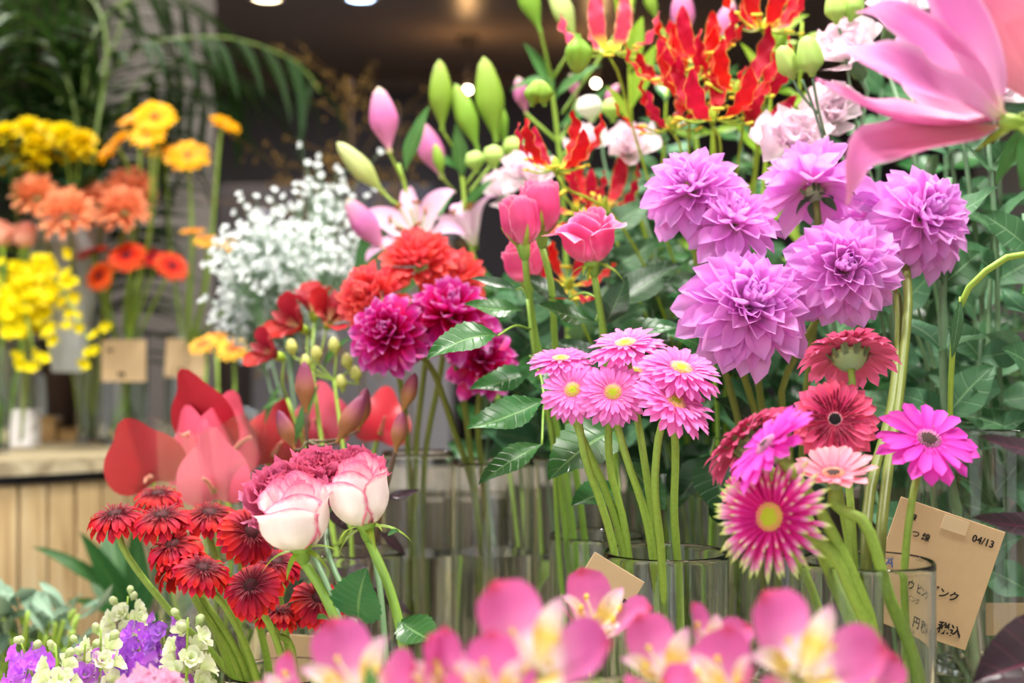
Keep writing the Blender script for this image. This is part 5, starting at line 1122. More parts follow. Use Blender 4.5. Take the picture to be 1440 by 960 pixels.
for lb, c, n_, L_, m_, via, sp in (
 ('red anthurium at the left with its pointed tip turned up', (212, 672, 1.55), (.15, -.72, -.30), .088, anth, [(225, 760, 1.58), AB(290)], .35),
 ('tall red anthurium at the top of the group', (292, 612, 1.62), (-.35, -.65, -.25), .095, anth, [(290, 720, 1.62), AB(298)], .2),
 ('rosy anthurium in the middle, cupped and glossy', (262, 650, 1.58), (-.55, -.55, .25), .085, anthl, [(275, 740, 1.6), AB(294)], .5),
 ('rosy anthurium turned side on right of the tall one', (322, 640, 1.60), (.65, -.5, .2), .090, anthl, [(325, 740, 1.6), AB(305)], -.3),
 ('red anthurium behind the carnations', (385, 640, 1.66), (.35, -.8, .15), .080, anth, [(370, 740, 1.65), AB(310)], -.2),
 ('red anthurium behind the brown lily buds', (452, 610, 1.70), (-.15, -.85, .2), .075, anthl, [(440, 720, 1.68), AB(322)], .1),
 ('red anthurium right of the brown buds, near the upper white rose', (535, 608, 1.72), (.2, -.8, .3), .070, anth, [(500, 720, 1.70), AB(330)], -.2),
 ('small rosy anthurium low behind the flat row of red gerberas', (300, 690, 1.52), (-.1, -.9, .1), .080, anthl, [(305, 780, 1.56), AB(300)], .1)):
    anthurium(lb, c, n_, L_, m_, via, sp)
# clear sleeve around the anthuriums
th = thing('cellophane_sleeve', (pt((300, 690, 1.6)).x, 1.6, .76), 'crinkled clear cellophane sleeve around the anthuriums', 'wrap')
a = Acc(); rr = random.Random(5); prof_ = [(.06, -.10), (.075, -.02), (.092, .06), (.108, .115)]
vs, fs = [], []; n_ = 48
for j, (r, z) in enumerate(prof_):
    for k in range(n_):
        an = 2*PI*k/n_; q = r*(1+.05*math.sin(an*9+j)+rr.uniform(-.02, .02)); vs.append((q*math.cos(an), q*math.sin(an), z+.012*math.sin(an*5)*(j == 3)))
for j in range(3):
    for k in range(n_): fs.append((j*n_+k, j*n_+(k+1) % n_, (j+1)*n_+(k+1) % n_, (j+1)*n_+k))
a.add(vs, fs); put('sleeve', a.done('sleeve', CELLO), th, T(pt((300, 690, 1.6)).x, 1.6, .80))
# red alstroemeria
for lb, bl, base, lv in (('red alstroemeria by the gypsophila, two dark blooms side by side', [((425, 462, 1.66), (-.5, -.7, .35), .055, .2), ((462, 455, 1.66), (.3, -.7, .5), .058, .9), ((440, 440, 1.7), (-.1, -.3, 1), .05, .4)], B(498, 1.5), [((450, 540, 1.62), (410, 640, 1.62), .16), ((455, 520, 1.62), (500, 470, 1.6), .2)]),
                         ('single small red alstroemeria left of the brown buds', [((390, 500, 1.62), (-.6, -.6, .3), .045, .3)], B(485, 1.5), [((395, 540, 1.62), (372, 600, 1.62), .16), ((400, 560, 1.6), (365, 580, 1.6), .2)])):
    th = thing('red_alstroemeria', pt(base), lb, 'alstroemeria', 'red alstroemerias'); hub = pt((bl[0][0][0]+14, bl[0][0][1]+60, 1.64))
    stem_from(th, pt(base), [pt(base), pt((470, 760, 1.58)), hub], .003, .0022, G_fresh, 20)
    for c, ax, L_, sp in bl:
        alstro(th, c, ax, L_*.85, alred, alin_r, sp, .55, 'ar', False); twig(th, [hub, (hub+pt(c))/2+V((0, 0, -.006)), pt(c)-V(ax).normalized()*.01], .0013)
    for b_, t_, wf in lv: leaf_to(th, pt(b_), pt(t_), wf, 'lily', seed=1)
th = thing('budding_alstroemeria', pt(B(505, 1.5)), 'cluster of yellow green alstroemeria buds under the red blooms', 'alstroemeria'); hub = pt((470, 535, 1.6))
stem_from(th, pt(B(505, 1.5)), [pt(B(505, 1.5)), pt((490, 700, 1.56)), hub], .003, .002, G_fresh, 18)
for i, (x, y) in enumerate(((445, 500), (470, 488), (488, 510), (500, 528), (430, 512), (410, 490), (480, 540))):
    place_bud(th, 'ab', petal_mat('yellow_green_bud', [(0, '#A8BC58'), (.6, '#CCD070'), (1, '#E0DC90')], trans=.2) if i == 0 else budw, (x+3, y+12, 1.6), (x-2, y-14, 1.6), .32, tipr=.4); twig(th, [hub, pt((x+3, y+12, 1.6))], .0011)

# ------------------------------------------------------------------ foreground pink alstroemeria
AG = 'pink alstroemerias'
def alstems(label, hub, base, bl, leaves=()):
    K = 1.22; hub = (hub[0], hub[1], hub[2]*K); base = (base[0], 480+(1-BZ-.014)*2000/(base[2]*K), base[2]*K); bl = [((c[0], c[1]+24, c[2]*K), ax, L_*K, sp, op) for c, ax, L_, sp, op in bl]
    leaves = [((p[0], p[1], p[2]*K), (q[0], q[1], q[2]*K), wf) for p, q, wf in leaves]
    th = thing('pink_alstroemeria', pt(base), label, 'alstroemeria', AG); hb = pt(hub)
    stem_from(th, pt(base), [pt(base), (pt(base)+hb)/2+V((.004, 0, 0)), hb], .0028, .0022, G_fresh, 14)
    for c, ax, L_, sp, op in bl:
        alstro(th, c, ax, L_, alpink, alin_p, sp, op); q = pt(c)-V(ax).normalized()*.012; twig(th, [hb, (hb+q)/2-V(ax)*.008, q], .0013)
    for b_, t_, wf in leaves: leaf_to(th, pt(b_), pt(t_), wf, 'lily', seed=2)
alstems('pink alstroemeria cut by the bottom edge, leftmost close bloom', (520, 1060, .60), (640, 1560, .64), [((510, 975, .60), (-.10, -.62, .75), .040, .52, .55), ((428, 985, .64), (-.6, -.3, .7), .030, .3, .4), ((600, 985, .60), (.6, -.4, .7), .036, .2, .5)], [((530, 1020, .58), (517, 930, .56), .22)])
alstems('pink alstroemeria with an open yellow throat, large in the lower middle', (770, 1050, .60), (800, 1560, .64), [((752, 925, .59), (-.06, -.80, .60), .043, .55, .62), ((655, 975, .60), (-.55, -.5, .6), .036, .2, .5), ((700, 985, .56), (-.1, -.6, .8), .034, .1, .4)])
alstems('pink alstroemeria behind, petals raised beside the tilted kraft card', (850, 1000, .74), (900, 1400, .68), [((832, 885, .74), (.15, -.45, .9), .040, .1, .50)])
alstems('pink alstroemeria right of the middle with a half open bloom', (930, 1050, .64), (930, 1480, .64), [((935, 945, .64), (-.05, -.72, .7), .036, .5, .55), ((985, 915, .66), (.4, -.3, .9), .030, .2, .4)])
alstems('rightmost pink alstroemeria, wide open before the gerbera stems', (1130, 1080, .60), (1000, 1560, .64), [((1122, 930, .60), (.02, -.82, .55), .042, .55, .62), ((1035, 985, .60), (-.4, -.4, .85), .038, .2, .42), ((1192, 975, .62), (.55, -.5, .7), .032, .9, .5)])

# ------------------------------------------------------------------ stocks, lower left
def spike(label, pts, n_, m, sz, top, seed, group, name='stock', budm=None):
    rr = random.Random(seed); ps = [pt(x) for x in pts]; th = thing(name, ps[0], label, 'stock', group); stem_from(th, ps[0], ps, .003, .0008, G_fresh, 20)
    n_ = int(n_*1.15); top = .62
    if ('flt', m.name) not in MC:
        a = Acc()
        for k in range(4):
            pm = petal(f'pt#{m.name}{k}', m, 1, .85, .65, .25, 2.4, .7, .25, -.5, -.3, .3, ruf=.08, rf=1.2, seed=k)
            a.addm(pm, RZ(k*PI/2+.1*k) @ T(0, .04, .0) @ RX(.75-.15*(k % 2)) @ SC(.55))
            a.addm(pm, RZ(k*PI/2+.8) @ T(0, .04, .08) @ RX(1.05) @ SC(.38))
        MC[('flt', m.name)] = a.done('floret', m)
    sp = spline(ps, 60)
    for k in range(n_):
        t = top+(1-top)*(k+.3)/n_; i = min(59, int(t*60)); an = k*GA; q = 1-.55*((k/n_)**2)
        dr = V((math.cos(an), math.sin(an), .55)).normalized(); p = sp[i]+dr*sz*(.42*q+.04)
        if budm and k > n_*.8: put('bud', bud_mesh('stb'+budm.name, budm, 1, .36, tipr=.5, peak=.5), th, frame(p, dr+V((0, 0, .5))) @ SC(sz*.62*q))
        else: put('floret', MC[('flt', m.name)], th, frame(p, dr, rr.uniform(0, 6)) @ SC(sz*q*rr.uniform(.9, 1.15)))
SB = lambda px: B(px, 1.25)
M_stb = petal_mat('pale_green_stock_bud', [(0, '#A8C470'), (1, '#DCE8B4')], trans=.25)
spike('violet stock spike leaning left at the lower left edge', [SB(140), (80, 1020, 1.24), (50, 960, 1.22), (30, 905, 1.2)], 14, M_purp, .027, .35, 1, 'violet stocks', budm=M_stb)
spike('violet stock spike with full blossoms in the middle of the stocks', [SB(150), (180, 1040, 1.24), (190, 960, 1.22), (196, 885, 1.2)], 20, M_purp, .028, .3, 2, 'violet stocks')
spike('violet stock spike between the white spike and the red gerbera stems', [SB(160), (225, 1040, 1.2), (235, 960, 1.18), (228, 872, 1.18)], 16, M_purp, .027, .3, 3, 'violet stocks')
spike('violet stock spike low in front, near the bottom edge', [SB(145), (120, 1060, 1.16), (115, 980, 1.14), (120, 905, 1.12)], 16, M_purp, .026, .3, 4, 'violet stocks', budm=M_stb)
spike('violet stock spike lying low beside the left edge', [SB(135), (30, 1080, 1.18), (-10, 1000, 1.16), (-20, 930, 1.15)], 12, M_purp, .026, .3, 5, 'violet stocks', budm=M_stb)
spike('tall white stock spike with pale green buds at its tip', [SB(155), (170, 1040, 1.3), (172, 930, 1.3), (180, 838, 1.3)], 18, M_stw, .030, .35, 6, 'white stocks', budm=M_stb)
spike('white stock spike beside the red gerbera stems', [SB(165), (255, 1060, 1.24), (262, 960, 1.16), (264, 868, 1.15)], 16, M_stw, .030, .35, 7, 'white stocks', budm=M_stb)
spike('white stock spike at the left between two violet ones', [SB(142), (80, 1060, 1.12), (82, 970, 1.1), (78, 908, 1.1)], 14, M_stw, .026, .35, 9, 'white stocks', budm=M_stb)
spike('white stock spike low among the violet ones', [SB(150), (130, 1060, 1.2), (140, 960, 1.14), (142, 885, 1.13)], 14, M_stw, .028, .35, 8, 'white stocks', budm=M_stb)

# ------------------------------------------------------------------ floor plants behind the stocks
def potted(label, px, d, leaves, kind, z=.0, potm=M_black, pr=.11, ph=.22, name='potted_plant'):
    X = (px-720)*d/2000; th = thing(name, (X, d, z), label, 'plant')
    a = Acc(); lathe(a, [(.0001, 0), (pr*.78, 0), (pr, ph), (pr*1.06, ph), (pr*1.06, ph-.02), (pr*.95, ph-.02), (pr*.9, ph-.03), (.0001, ph-.03)], 28); put('pot', a.done('pot', potm), th, T(X, d, z))
    for i, (b_, t_, wf) in enumerate(leaves):
        leaf_to(th, pt(b_), pt(t_), wf, kind, seed=i); s0 = V((X+.02*math.sin(i*2), d+.02*math.cos(i*2), z+ph-.03)); twig(th, [s0, (s0+pt(b_))/2+V((0, 0, .03)), pt(b_)], .003, G_fresh)
slab('trim_3', (-.85, 2.15, .14), (.75, .5, .28), M_darkwood)
potted('dark green strap leaved plant in a black pot before the drum table', 185, 2.1, [((190, 880, 2.08), (110, 745, 2.0), .20), ((165, 840, 2.05), (40, 766, 2.0), .16), ((195, 880, 2.1), (190, 730, 2.1), .24), ((200, 880, 2.1), (240, 740, 2.15), .22), ((190, 890, 2.05), (90, 842, 1.95), .18), ((205, 890, 2.1), (290, 800, 2.1), .3), ((180, 880, 2.1), (150, 720, 2.2), .24), ((200, 890, 2.06), (225, 800, 2.0), .35), ((195, 885, 2.1), (265, 850, 2.02), .3), ((188, 885, 2.1), (120, 800, 2.12), .3)], 'pot', z=.28, pr=.10, ph=.22)
rr = random.Random(9); lv = []
for k in range(64):
    x0 = rr.uniform(-30, 110); y0 = rr.uniform(850, 960); lv.append(((x0, y0, 1.75+rr.uniform(-.1, .1)), (x0+rr.uniform(-55, 55), y0-rr.uniform(10, 70), 1.75+rr.uniform(-.12, .12)), rr.uniform(.13, .19)))
potted('grey green sage like plant at the lower left edge', 45, 1.75, lv, 'sage', z=.28, pr=.10, ph=.2, potm=M_pot)

# ------------------------------------------------------------------ left: flowers on the drum table
YG = dict(key='yg', mat=yelg, n=16, w=.34, r0=.22, layers=[(1.0, 2, 0), (.85, 10, .05)], disc=[D_brown, D_amber], eye=.5, sr=.0036)
TB = lambda px, d=2.79: B(px, d, TZ+.014)
for lb, c, n_, D, via in (('golden gerbera facing out near the top of the tall stems', (218, 165, 2.6), (.05, -.8, .55), .084, [(215, 300, 2.66), (180, 500, 2.74), TB(172)]), ('golden gerbera just behind the facing one, left of it', (190, 168, 2.66), (-.2, -.4, .9), .074, [(195, 300, 2.7), (175, 500, 2.75), TB(168)]),
  ('golden gerbera bent over, edge on, left of the tall group', (160, 205, 2.6), (-.62, -.4, .62), .086, [(185, 270, 2.66), (180, 480, 2.74), TB(176)]), ('golden gerbera below the facing one', (208, 190, 2.58), (.0, -.7, .7), .072, [(210, 320, 2.66), (178, 500, 2.74), TB(170)]),
  ('golden gerbera with a brown eye, right of the tall group', (264, 219, 2.6), (.05, -.68, .74), .092, [(270, 350, 2.68), (264, 500, 2.76), TB(264)]), ('orange gold gerbera behind the brown eyed one', (228, 212, 2.7), (-.2, -.3, .9), .07, [(240, 350, 2.74), (258, 500, 2.78), TB(258)]),
  ('golden gerbera alone at the right on a pale curved stem', (316, 174, 2.6), (.45, -.35, .85), .066, [(306, 230, 2.62), (290, 400, 2.7), (270, 500, 2.76), TB(268)])):
    gerbera(lb, c, n_, D, YG, via, group='golden gerberas', seed=int(c[0]), joined=True)
OR = dict(key='or', mat=orrg, n=18, w=.32, r0=.22, layers=[(1.0, -4, 0), (.85, 6, .05)], disc=[D_wine, D_wine], eye=.5, sr=.0034)
for lb, c, n_, D in (('red orange gerbera at the left of its fan, edge on', (128, 354, 2.66), (-.3, -.25, .9), .07), ('deep red gerbera hanging low left in the fan', (140, 388, 2.6), (-.35, -.8, .3), .064), ('orange red gerbera facing out in the middle of the fan', (178, 360, 2.6), (-.05, -.75, .6), .076), ('orange red gerbera right of the facing one', (215, 362, 2.64), (.1, -.4, .9), .072), ('orange red gerbera at the right end of the fan, drooping', (242, 374, 2.6), (.5, -.6, .6), .07), ('orange red gerbera behind the fan', (196, 352, 2.72), (0, -.3, .95), .066)):
    gerbera(lb, c, n_, D, OR, [(c[0]*.6+174*.4, 430, 2.70), (174+(c[0]-174)*.2, 490, 2.76), TB(174+(c[0]-174)*-.2)], group='orange red gerberas', seed=int(c[0]), joined=True)
OY = dict(key='oy', mat=oryg, n=16, w=.34, r0=.24, layers=[(1.0, -4, 0), (.8, 4, .05)], disc=[D_wine, D_amber], eye=.5, sr=.0032)
for lb, c, n_, D in (('orange yellow gerbera at the left of the upper trio', (271, 324, 2.5), (-.05, -.2, .97), .050), ('orange yellow gerbera in the middle of the upper trio', (290, 338, 2.48), (.0, -.4, .9), .050), ('orange yellow gerbera at the right of the upper trio', (326, 345, 2.46), (.2, -.4, .9), .052)):
    gerbera(lb, c, n_, D, OY, [(c[0]-8, 430, 2.6), (264, 500, 2.76), TB(262)], group='orange yellow gerberas', seed=int(c[0]), joined=True)
vase('glass vase hidden behind the anthuriums, orange yellow gerberas in it', 310, 2.3, .035, BZ, .80, .74, 'glass vases')
slab('trim_4', ((310-720)*2.3/2000, 2.3, BZ/2), (.3, .3, BZ), M_darkwood)
for lb, c, n_, D in (('orange yellow gerbera low beside the gypsophila, left one', (286, 484, 2.3), (-.2, -.5, .8), .054), ('orange yellow gerbera low beside the gypsophila, facing out', (328, 490, 2.28), (.05, -.62, .75), .058), ('orange yellow gerbera low beside the gypsophila, behind', (305, 474, 2.36), (.1, -.3, .95), .05)):
    gerbera(lb, c, n_, D, OY, [(c[0]+2, 560, 2.3), B(310+(c[0]-305)*.3, 2.3)], group='orange yellow gerberas', seed=int(c[0])+1, joined=True)
for i, (lb, c, D) in enumerate((('orange pompon bloom at the left of four', (48, 270, 2.6), .098), ('orange pompon bloom, lowest of four', (92, 296, 2.55), .112), ('orange pompon bloom third from the left, partly covered', (140, 282, 2.66), .098), ('orange pompon bloom at the right, upper of the pair', (184, 264, 2.66), .108), ('orange pompon bloom at the right, below the upper one', (174, 290, 2.58), .104))):
    dahlia(lb, c, (.05*(i-2), -.55, .8), D, orangep, [(c[0]*.5+60, 420, 2.72), TB(123+(i-2)*3, 2.80)], 90, seed=i, group='orange pompons', name='pompon_chrysanthemum', cat='chrysanthemum', wr=.42, ball=True, e0=-30, joined=True, key='ora', bracts=False, pp=2)
th = thing('flower_wrap', pt((95, 470, 2.72)), 'pale translucent wrap around the stems below the orange pompons', 'wrap')
a = Acc(); vs, fs = [], []
for j, (r, z) in enumerate(((.03, -.14), (.045, -.03), (.07, .08), (.085, .15))):
    for k in range(36):
        an = 2*PI*k/36; q = r*(1+.07*math.sin(7*an+j)); vs.append((q*math.cos(an), q*math.sin(an)*.6, z+.012*math.sin(3*an)*(j == 3)))
for j in range(3):
    for k in range(36): fs.append((j*36+k, j*36+(k+1) % 36, (j+1)*36+(k+1) % 36, (j+1)*36+k))
a.add(vs, fs); put('sleeve', a.done('sleeve', petal_mat('frosted_wrap', [(0, '#DDE4E8'), (1, '#E8ECEE')], trans=.6, vein=.0, var=0)), th, T(*pt((95, 420, 2.72))))
# yellow spray flowers, upper left
for i, (lb, cs) in enumerate((('yellow spray chrysanthemum cut by the left edge', [(8, 190), (22, 215), (12, 232), (40, 182)]), ('yellow spray chrysanthemum in the middle of its bunch', [(52, 205), (62, 188), (72, 218), (48, 228)]), ('yellow spray chrysanthemum at the right of its bunch', [(88, 190), (104, 205), (95, 218), (116, 200), (112, 214)]))):
    b_ = pt(TB(30, 2.66)); th = thing('spray_chrysanthemum', b_, lb, 'chrysanthemum', 'yellow spray chrysanthemums'); hub = pt((cs[1][0], 290, 2.68)); stem_from(th, b_, [b_, pt((40, 450, 2.68)), hub], .003, .0022, G_dark, 16)
    for k, (x, y) in enumerate(cs):
        c = pt((x, y, 2.62+.03*(k % 3))); twig(th, [hub, (hub+c)/2, c], .0016)
        a = Acc(); pm = petal('pt#ysc', M_yel if 0 else yelg, 1, .42, .65, .4, 2.4, .7, .3, .1, -.2, 0, nu=2, nv=4)
        for q in range(44): a.addm(pm, RZ(q*GA) @ T(0, .06, .1*q/44) @ RX(math.radians(-15+95*(q/44)**.9)) @ SC(.9-.4*q/44))
        put('blossom', MC.setdefault('yscb', a.done('blossom', petal_mat('lemon_petal', [(0, '#B8C000'), (.4, '#E8CC00'), (1, '#F6DC10')], trans=.35, var=.08))), th, frame(c, (.1*(k-1), -.6, .8), k) @ SC(.036))
        for q in range(3): leaf_to(th, hub.lerp(c, .3+.2*q), hub.lerp(c, .3+.2*q)+V((.04*math.cos(q*2+k), .02*math.sin(q*2+k), .015)), .5, 'dark', seed=q)
# yellow orchid sprays
for i, (lb, x0, tipx, tipy) in enumerate((('yellow orchid spray arching to the right', 40, 125, 480), ('yellow orchid spray hanging low in front of the vase', 30, 48, 500), ('yellow orchid spray rising to the right beside the wrap', 36, 80, 372), ('yellow orchid spray at the left edge', 22, -8, 440))):
    b_ = pt(TB(x0+6, 2.97)); th = thing('orchid_spray', b_, lb, 'orchid', 'yellow orchid sprays'); mid = pt(((x0+tipx)/2-6, 392 if i != 1 else 420, 2.52)); tp = pt((tipx, tipy, 2.48)); ps = [b_, pt((x0+2, 490, 2.94)), mid, tp]; stem_from(th, b_, ps, .0022, .0012, G_fresh, 20)
    rr = random.Random(40+i); sp = spline(ps, 60); a = Acc()
    pm = petal('pt#orc', M_yel, 1, .9, .6, .2, 2, .6, .2, -.3, -.2, .3, ruf=.06, nu=2, nv=3)
    for k in range(60):
        p = sp[rr.randrange(30, 60)]+V((rr.uniform(-.034, .034), rr.uniform(-.03, .03), rr.uniform(-.05, .03))); Hh = frame(p-b_, (rr.uniform(-.6, .6), -.9, rr.uniform(-.2, .8)), rr.uniform(0, 6))
        for q in range(4): a.addm(pm, Hh @ RZ(q*PI/2) @ RX(.3) @ SC(.0125 if q else .018))
    put('blossoms', a.done('blossoms', M_yel), th, T(*b_), kind='stuff')
# gypsophila
for i, (lb, tips) in enumerate((('white gypsophila spray at the left beside the orange yellow gerberas', (348, 378, 46)), ('white gypsophila spray in the middle of the white cloud', (385, 350, 55)), ('white gypsophila spray rising at the back, sparse', (450, 290, 58)), ('white gypsophila spray at the right under the pink lily bud', (455, 375, 55)), ('white gypsophila spray hanging low at the left', (352, 432, 42)), ('white gypsophila spray low in the middle above the red alstroemeria', (405, 425, 55)))):
    tx_, ty_, sz = tips; d = 1.95+.05*(i % 3); b_ = pt((430+i*4, 480+(1-BZ-.014)*2000/1.7, 1.7)); th = thing('gypsophila_spray', b_, lb, 'gypsophila', 'white gypsophila')
    hub = pt((tx_*.6+420*.4, ty_+110, d-.05)); c = pt((tx_, ty_, d)); stem_from(th, b_, [b_, pt((430, 720, 1.8)), hub, c], .002, .001, G_grey, 16)
    rr = random.Random(60+i); a = Acc(); s = Acc(); R_ = sz*d/2000
    pm = petal('pt#gyp', M_gyp, 1, .9, .6, .3, 2, .6, .3, .2, -.4, .2, nu=2, nv=2)
    for k in range(230 if i != 2 else 110):
        dv = V((rr.gauss(0, .55), rr.gauss(0, .5), rr.gauss(0, .6))); p = c+dv*R_; st = hub.lerp(c, rr.uniform(.1, 1))
        tube(s, [st-b_, (st+p)/2-b_+V((0, 0, -.003)), p-b_], .0004, 3, cap=False)
        Hh = frame(p-b_, (rr.uniform(-.7, .7), -.7, rr.uniform(-.1, .9)), rr.uniform(0, 6))
        for q in range(5): a.addm(pm, Hh @ RZ(q*1.257) @ RX(.45) @ SC(.0078))
        for q in range(3): a.addm(pm, Hh @ RZ(q*2.1) @ RX(1.1) @ SC(.0056))
    put('blossoms', a.done('blossoms', M_gyp), th, T(*b_), kind='stuff'); put('twigs', s.done('twigs', G_grey), th, T(*b_), kind='stuff')
vase('glass vase under the gypsophila, behind the anthuriums', 445, 1.72, .045, BZ, .80, .72, 'glass vases')
# dried ochre branches
for i, (lb, px, top) in enumerate((('dried ochre branch behind the gypsophila, left one', 430, 240), ('dried ochre branch behind the pink lily buds, tallest', 495, 110), ('dried ochre branch between the lily buds and the gypsophila', 560, 150))):
    d = 3.0+.15*i; b_ = V(((px-720)*d/2000+.03, d, 0)); th = thing('dried_branch', b_, lb, 'branch', 'dried branches'); s = Acc(); a = Acc(); rr = random.Random(80+i)
    c = pt((px, top+90, d)); ps = [b_, pt((px+20, 700, d)), c, pt((px, top, d))]; stem_from(th, b_, ps, .006, .002, G_brown, 20); sp = spline(ps, 60)
    for k in range(34):
        p0 = sp[rr.randrange(36, 60)]; p1 = p0+V((rr.gauss(0, .10), rr.gauss(0, .07), rr.uniform(-.04, .14))); tube(s, [p0-b_, (p0+p1)/2-b_+V((0, 0, .01)), p1-b_], .0009, 3, cap=False)
        for q in range(5):
            x = p0.lerp(p1, rr.uniform(.4, 1))-b_+V((rr.gauss(0, .008), rr.gauss(0, .008), rr.gauss(0, .008))); r_ = rr.uniform(.003, .005); a.add([x+V((r_, 0, 0)), x+V((-r_, 0, 0)), x+V((0, r_, 0)), x+V((0, -r_, 0)), x+V((0, 0, r_*1.6)), x-V((0, 0, r_))], [(0, 2, 4), (2, 1, 4), (1, 3, 4), (3, 0, 4), (2, 0, 5), (1, 2, 5), (3, 1, 5), (0, 3, 5)])
    put('seed_heads', a.done('seeds', M_dry), th, T(*b_), kind='stuff'); put('twigs', s.done('twigs', M_dry), th, T(*b_), kind='stuff')
th = thing('floor_tub', (-.60, 3.1, 0), 'grey metal floor tub holding the dried branches', 'tub')
a = Acc(); lathe(a, [(.0001, 0), (.16, 0), (.2, .4), (.205, .4), (.195, .385), (.155, .01), (.0001, .01)], 28); put('tub_wall', a.done('tub', M_metal), th, T(-.33, 3.15, 0))

# ------------------------------------------------------------------ palm, upper left
G_frond = stem_mat('frond_stalk', '#5A7028', '#4E6628')
pb = V((pt((118, 480, 3.3)).x, 3.5, 0)); th = thing('areca_palm', pb, 'tall areca palm with drooping fronds behind the yellow flowers', 'palm')
a = Acc(); lathe(a, [(.0001, 0), (.15, 0), (.19, .34), (.2, .34), (.19, .31), (.0001, .31)], 28); put('pot', a.done('pot', M_pot), th, T(*pb))
lm = leafmesh('palm_leaflet', L_palm, 1, .085, .35, -.9, .2, 0, .35, 8, 2, .3)
fr = [([(130, 300), (128, 150), (190, 70), (250, 55), (330, 55), (420, 90), (450, 130)], 3.2), ([(122, 300), (118, 120), (150, 20), (230, -10), (310, 40)], 3.1), ([(118, 300), (105, 120), (60, 60), (-10, 60), (-60, 110)], 3.2), ([(116, 300), (100, 150), (40, 110), (-30, 130)], 3.0), ([(125, 300), (122, 100), (115, 0), (90, -60)], 3.3), ([(128, 300), (135, 120), (170, 40), (180, -40)], 3.35), ([(115, 300), (90, 160), (70, 20), (10, -20)], 3.4), ([(130, 300), (140, 200), (200, 130), (260, 120), (310, 165)], 3.05), ([(112, 320), (70, 220), (20, 150), (-20, 190)], 3.1), ([(120, 300), (60, 180), (110, 120), (150, 110)], 3.5), ([(118, 300), (80, 180), (40, 60), (60, -30)], 3.25), ([(132, 300), (150, 180), (225, 95), (290, 90), (350, 130), (370, 180)], 3.3), ([(118, 300), (90, 100), (30, 20), (-40, 50)], 3.0), ([(122, 300), (150, 60), (120, -10), (40, -20)], 2.95), ([(120, 320), (80, 240), (10, 190), (-30, 260)], 3.0), ([(126, 310), (160, 220), (230, 180), (270, 260)], 3.25), ([(116, 310), (60, 140), (-10, 0)], 3.5)]
for i, (px_, d) in enumerate(fr):
    ps = [pb+V((.01*math.sin(i), .01*math.cos(i), .31))]+[P(x, y, d-.25+.1*k*(1 if i % 2 else -.3)) for k, (x, y) in enumerate(px_)]
    f = stem_from(th, pb, ps, .008, .002, G_frond, 30, 6, name='frond'); sp = spline(ps, 80); rr = random.Random(i)
    for k in range(34):
        t = .42+.58*k/34; j = min(79, int(t*80)); p = sp[j]; tg = (sp[j+1]-sp[j]).normalized(); s = 1 if k % 2 else -1
        sd = tg.cross(V((0, 0, 1))); sd = sd.normalized() if sd.length > .1 else V((1, 0, 0))
        dr = (sd*s*.8+tg*.75+V((0, 0, -.15-.35*t+rr.uniform(-.15, .1)))).normalized(); put('leaflet', lm, f, basis(p, dr, (0, -.2, 1)) @ SC(.24*(1.15-.55*abs(t-.65)*1.6)*rr.uniform(.85, 1.1)))
# ------------------------------------------------------------------ cards, boxes, pot on the drum table
def strip(a, x, z, w_, h, mi=1): box(a, (x, -.0011, z), (w_, .0003, h), mi)
def card(label, c, w_, h, rot, marks, yaw=0, tilt=0, group='price cards'):
    th = thing('price_card', pt(c), label, 'card', group); M = T(*pt(c)) @ RZ(yaw) @ RX(tilt) @ RY(rot)
    a = Acc(); bevbox(a, (0, 0, 0), (w_, .0012, h), .0004); put('card', a.done('card', M_kraft, False), th, M)
    if marks:
        a = Acc()
        for x, z, ww, hh in marks: strip(a, x*w_, z*h, ww*w_, hh*h, 0)
        put('printed_mark', a.done('mark', M_ink, False), th, M, kind='stuff')
    return th, M
card('square kraft card on the vase of orange red gerberas', (174, 507, 2.715), .085, .080, 0, [(-.3, .25, .14, .07), (-.05, -.33, .16, .10)])
card('kraft card on the vase behind the orange yellow gerberas', (261, 504, 2.735), .078, .074, .05, [(-.1, -.3, .12, .08)])
card('blank kraft card low behind the red gerbera stems', (415, 935, 1.40), .06, .06, .06, [])
card('kraft card inside the wide vase at the right edge', (1421, 870, 1.30), .045, .030, .0, [])
th, M = card('tilted kraft card behind the raised pink alstroemeria petals', (850, 832, 1.12), .046, .046, .55, [(-.30, .02, .12, .09), (.1, -.16, .5, .03), (.38, .05, .08, .07)])
th, M = card('large tilted kraft card dated 04/13 between the gerbera stems', (1312, 806, 1.185), .092, .104, .33, [], tilt=.0)
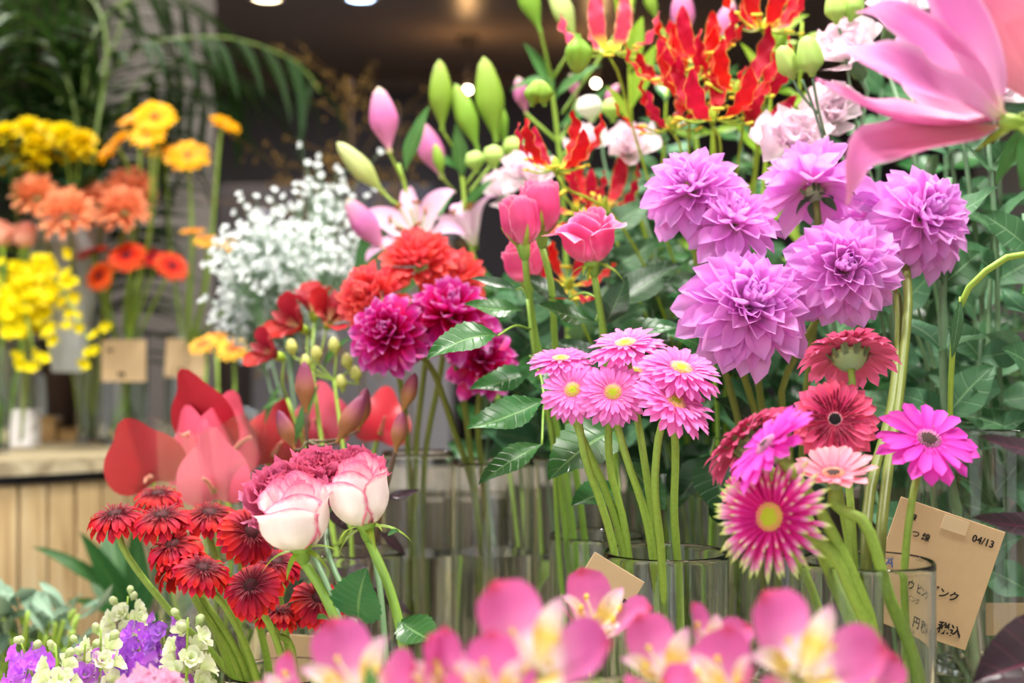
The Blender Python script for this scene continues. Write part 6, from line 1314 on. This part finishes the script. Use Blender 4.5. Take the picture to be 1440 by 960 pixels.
def text(s, x, z, size, mt=M_ink, bold=0.0):
    cu = bpy.data.curves.new('txt', 'FONT'); cu.body = s; cu.size = size; cu.extrude = .00012; cu.offset = bold; cu.resolution_u = 2
    o = bpy.data.objects.new('txt', cu); COL.objects.link(o); bpy.context.view_layer.update()
    me = bpy.data.meshes.new_from_object(o.evaluated_get(bpy.context.evaluated_depsgraph_get())); bpy.data.objects.remove(o); me.materials.clear(); me.materials.append(mt)
    put('lettering', me, th, M @ T(x, -.0009, z) @ RX(PI/2))
text('04/13', .021, .036, .0085, bold=.0002); text('線', -.034, .037, .006, bold=.00015); text('つ 線', -.028, .024, .007, bold=.00015)
text('A', -.040, -.006, .012, M_bluink); text('ウ', -.012, -.016, .009, bold=.0002); text('ピンク', .000, -.016, .009, bold=.0002); text('ーピング', -.016, -.0255, .006)
text('0', -.012, -.044, .014, bold=.0004); text('円 税込', .004, -.044, .0105, bold=.0003); text('円 税込', -.008, -.051, .0055)
a = Acc(); bevbox(a, (0, 0, 0), (.022, .0006, .012), .0002); put('clear_tape', a.done('tape', TAPE, False), th, M @ T(.004, -.0012, .044))
for k in range(5):
    a = Acc(); bevbox(a, (0, 0, 0), (.062, .05, .0138), .001); put('paper_pack', a.done('pack', M_white, False), None, T(-.94+.002*(k % 2), 2.72, TZ+.007+.014*k) @ RZ(.1*(k % 2)), ['bottom white paper pack of the stack on the drum table', 'second white paper pack from the bottom of the stack', 'middle white paper pack of the stack', 'second white paper pack from the top of the stack', 'top white paper pack of the stack by the brown pot'][k], None, 'paper', 'stack of white paper packs')
for k, (px, d, sz, lb) in enumerate(((62, 2.86, (.06, .06, .05), 'tan wooden block beside the white paper packs'), (88, 2.88, (.07, .05, .025), 'low tan wooden block in front of the brown pot'))):
    a = Acc(); bevbox(a, (0, 0, 0), sz, .003); o = put('wooden_block', a.done('block', M_block, False), None, T((px-720)*d/2000, d, TZ+sz[2]/2), lb, None, 'block', 'wooden blocks')
th = thing('flower_pot', ((88-720)*3.0/2000, 3.0, TZ), 'tall dark brown pot on the drum table', 'pot')
a = Acc(); lathe(a, [(.0001, 0), (.032, 0), (.048, .19), (.052, .19), (.052, .205), (.046, .205), (.044, .19), (.0001, .18)], 28); put('pot_wall', a.done('pot', M_pot), th, T((88-720)*3.0/2000, 3.0, TZ))
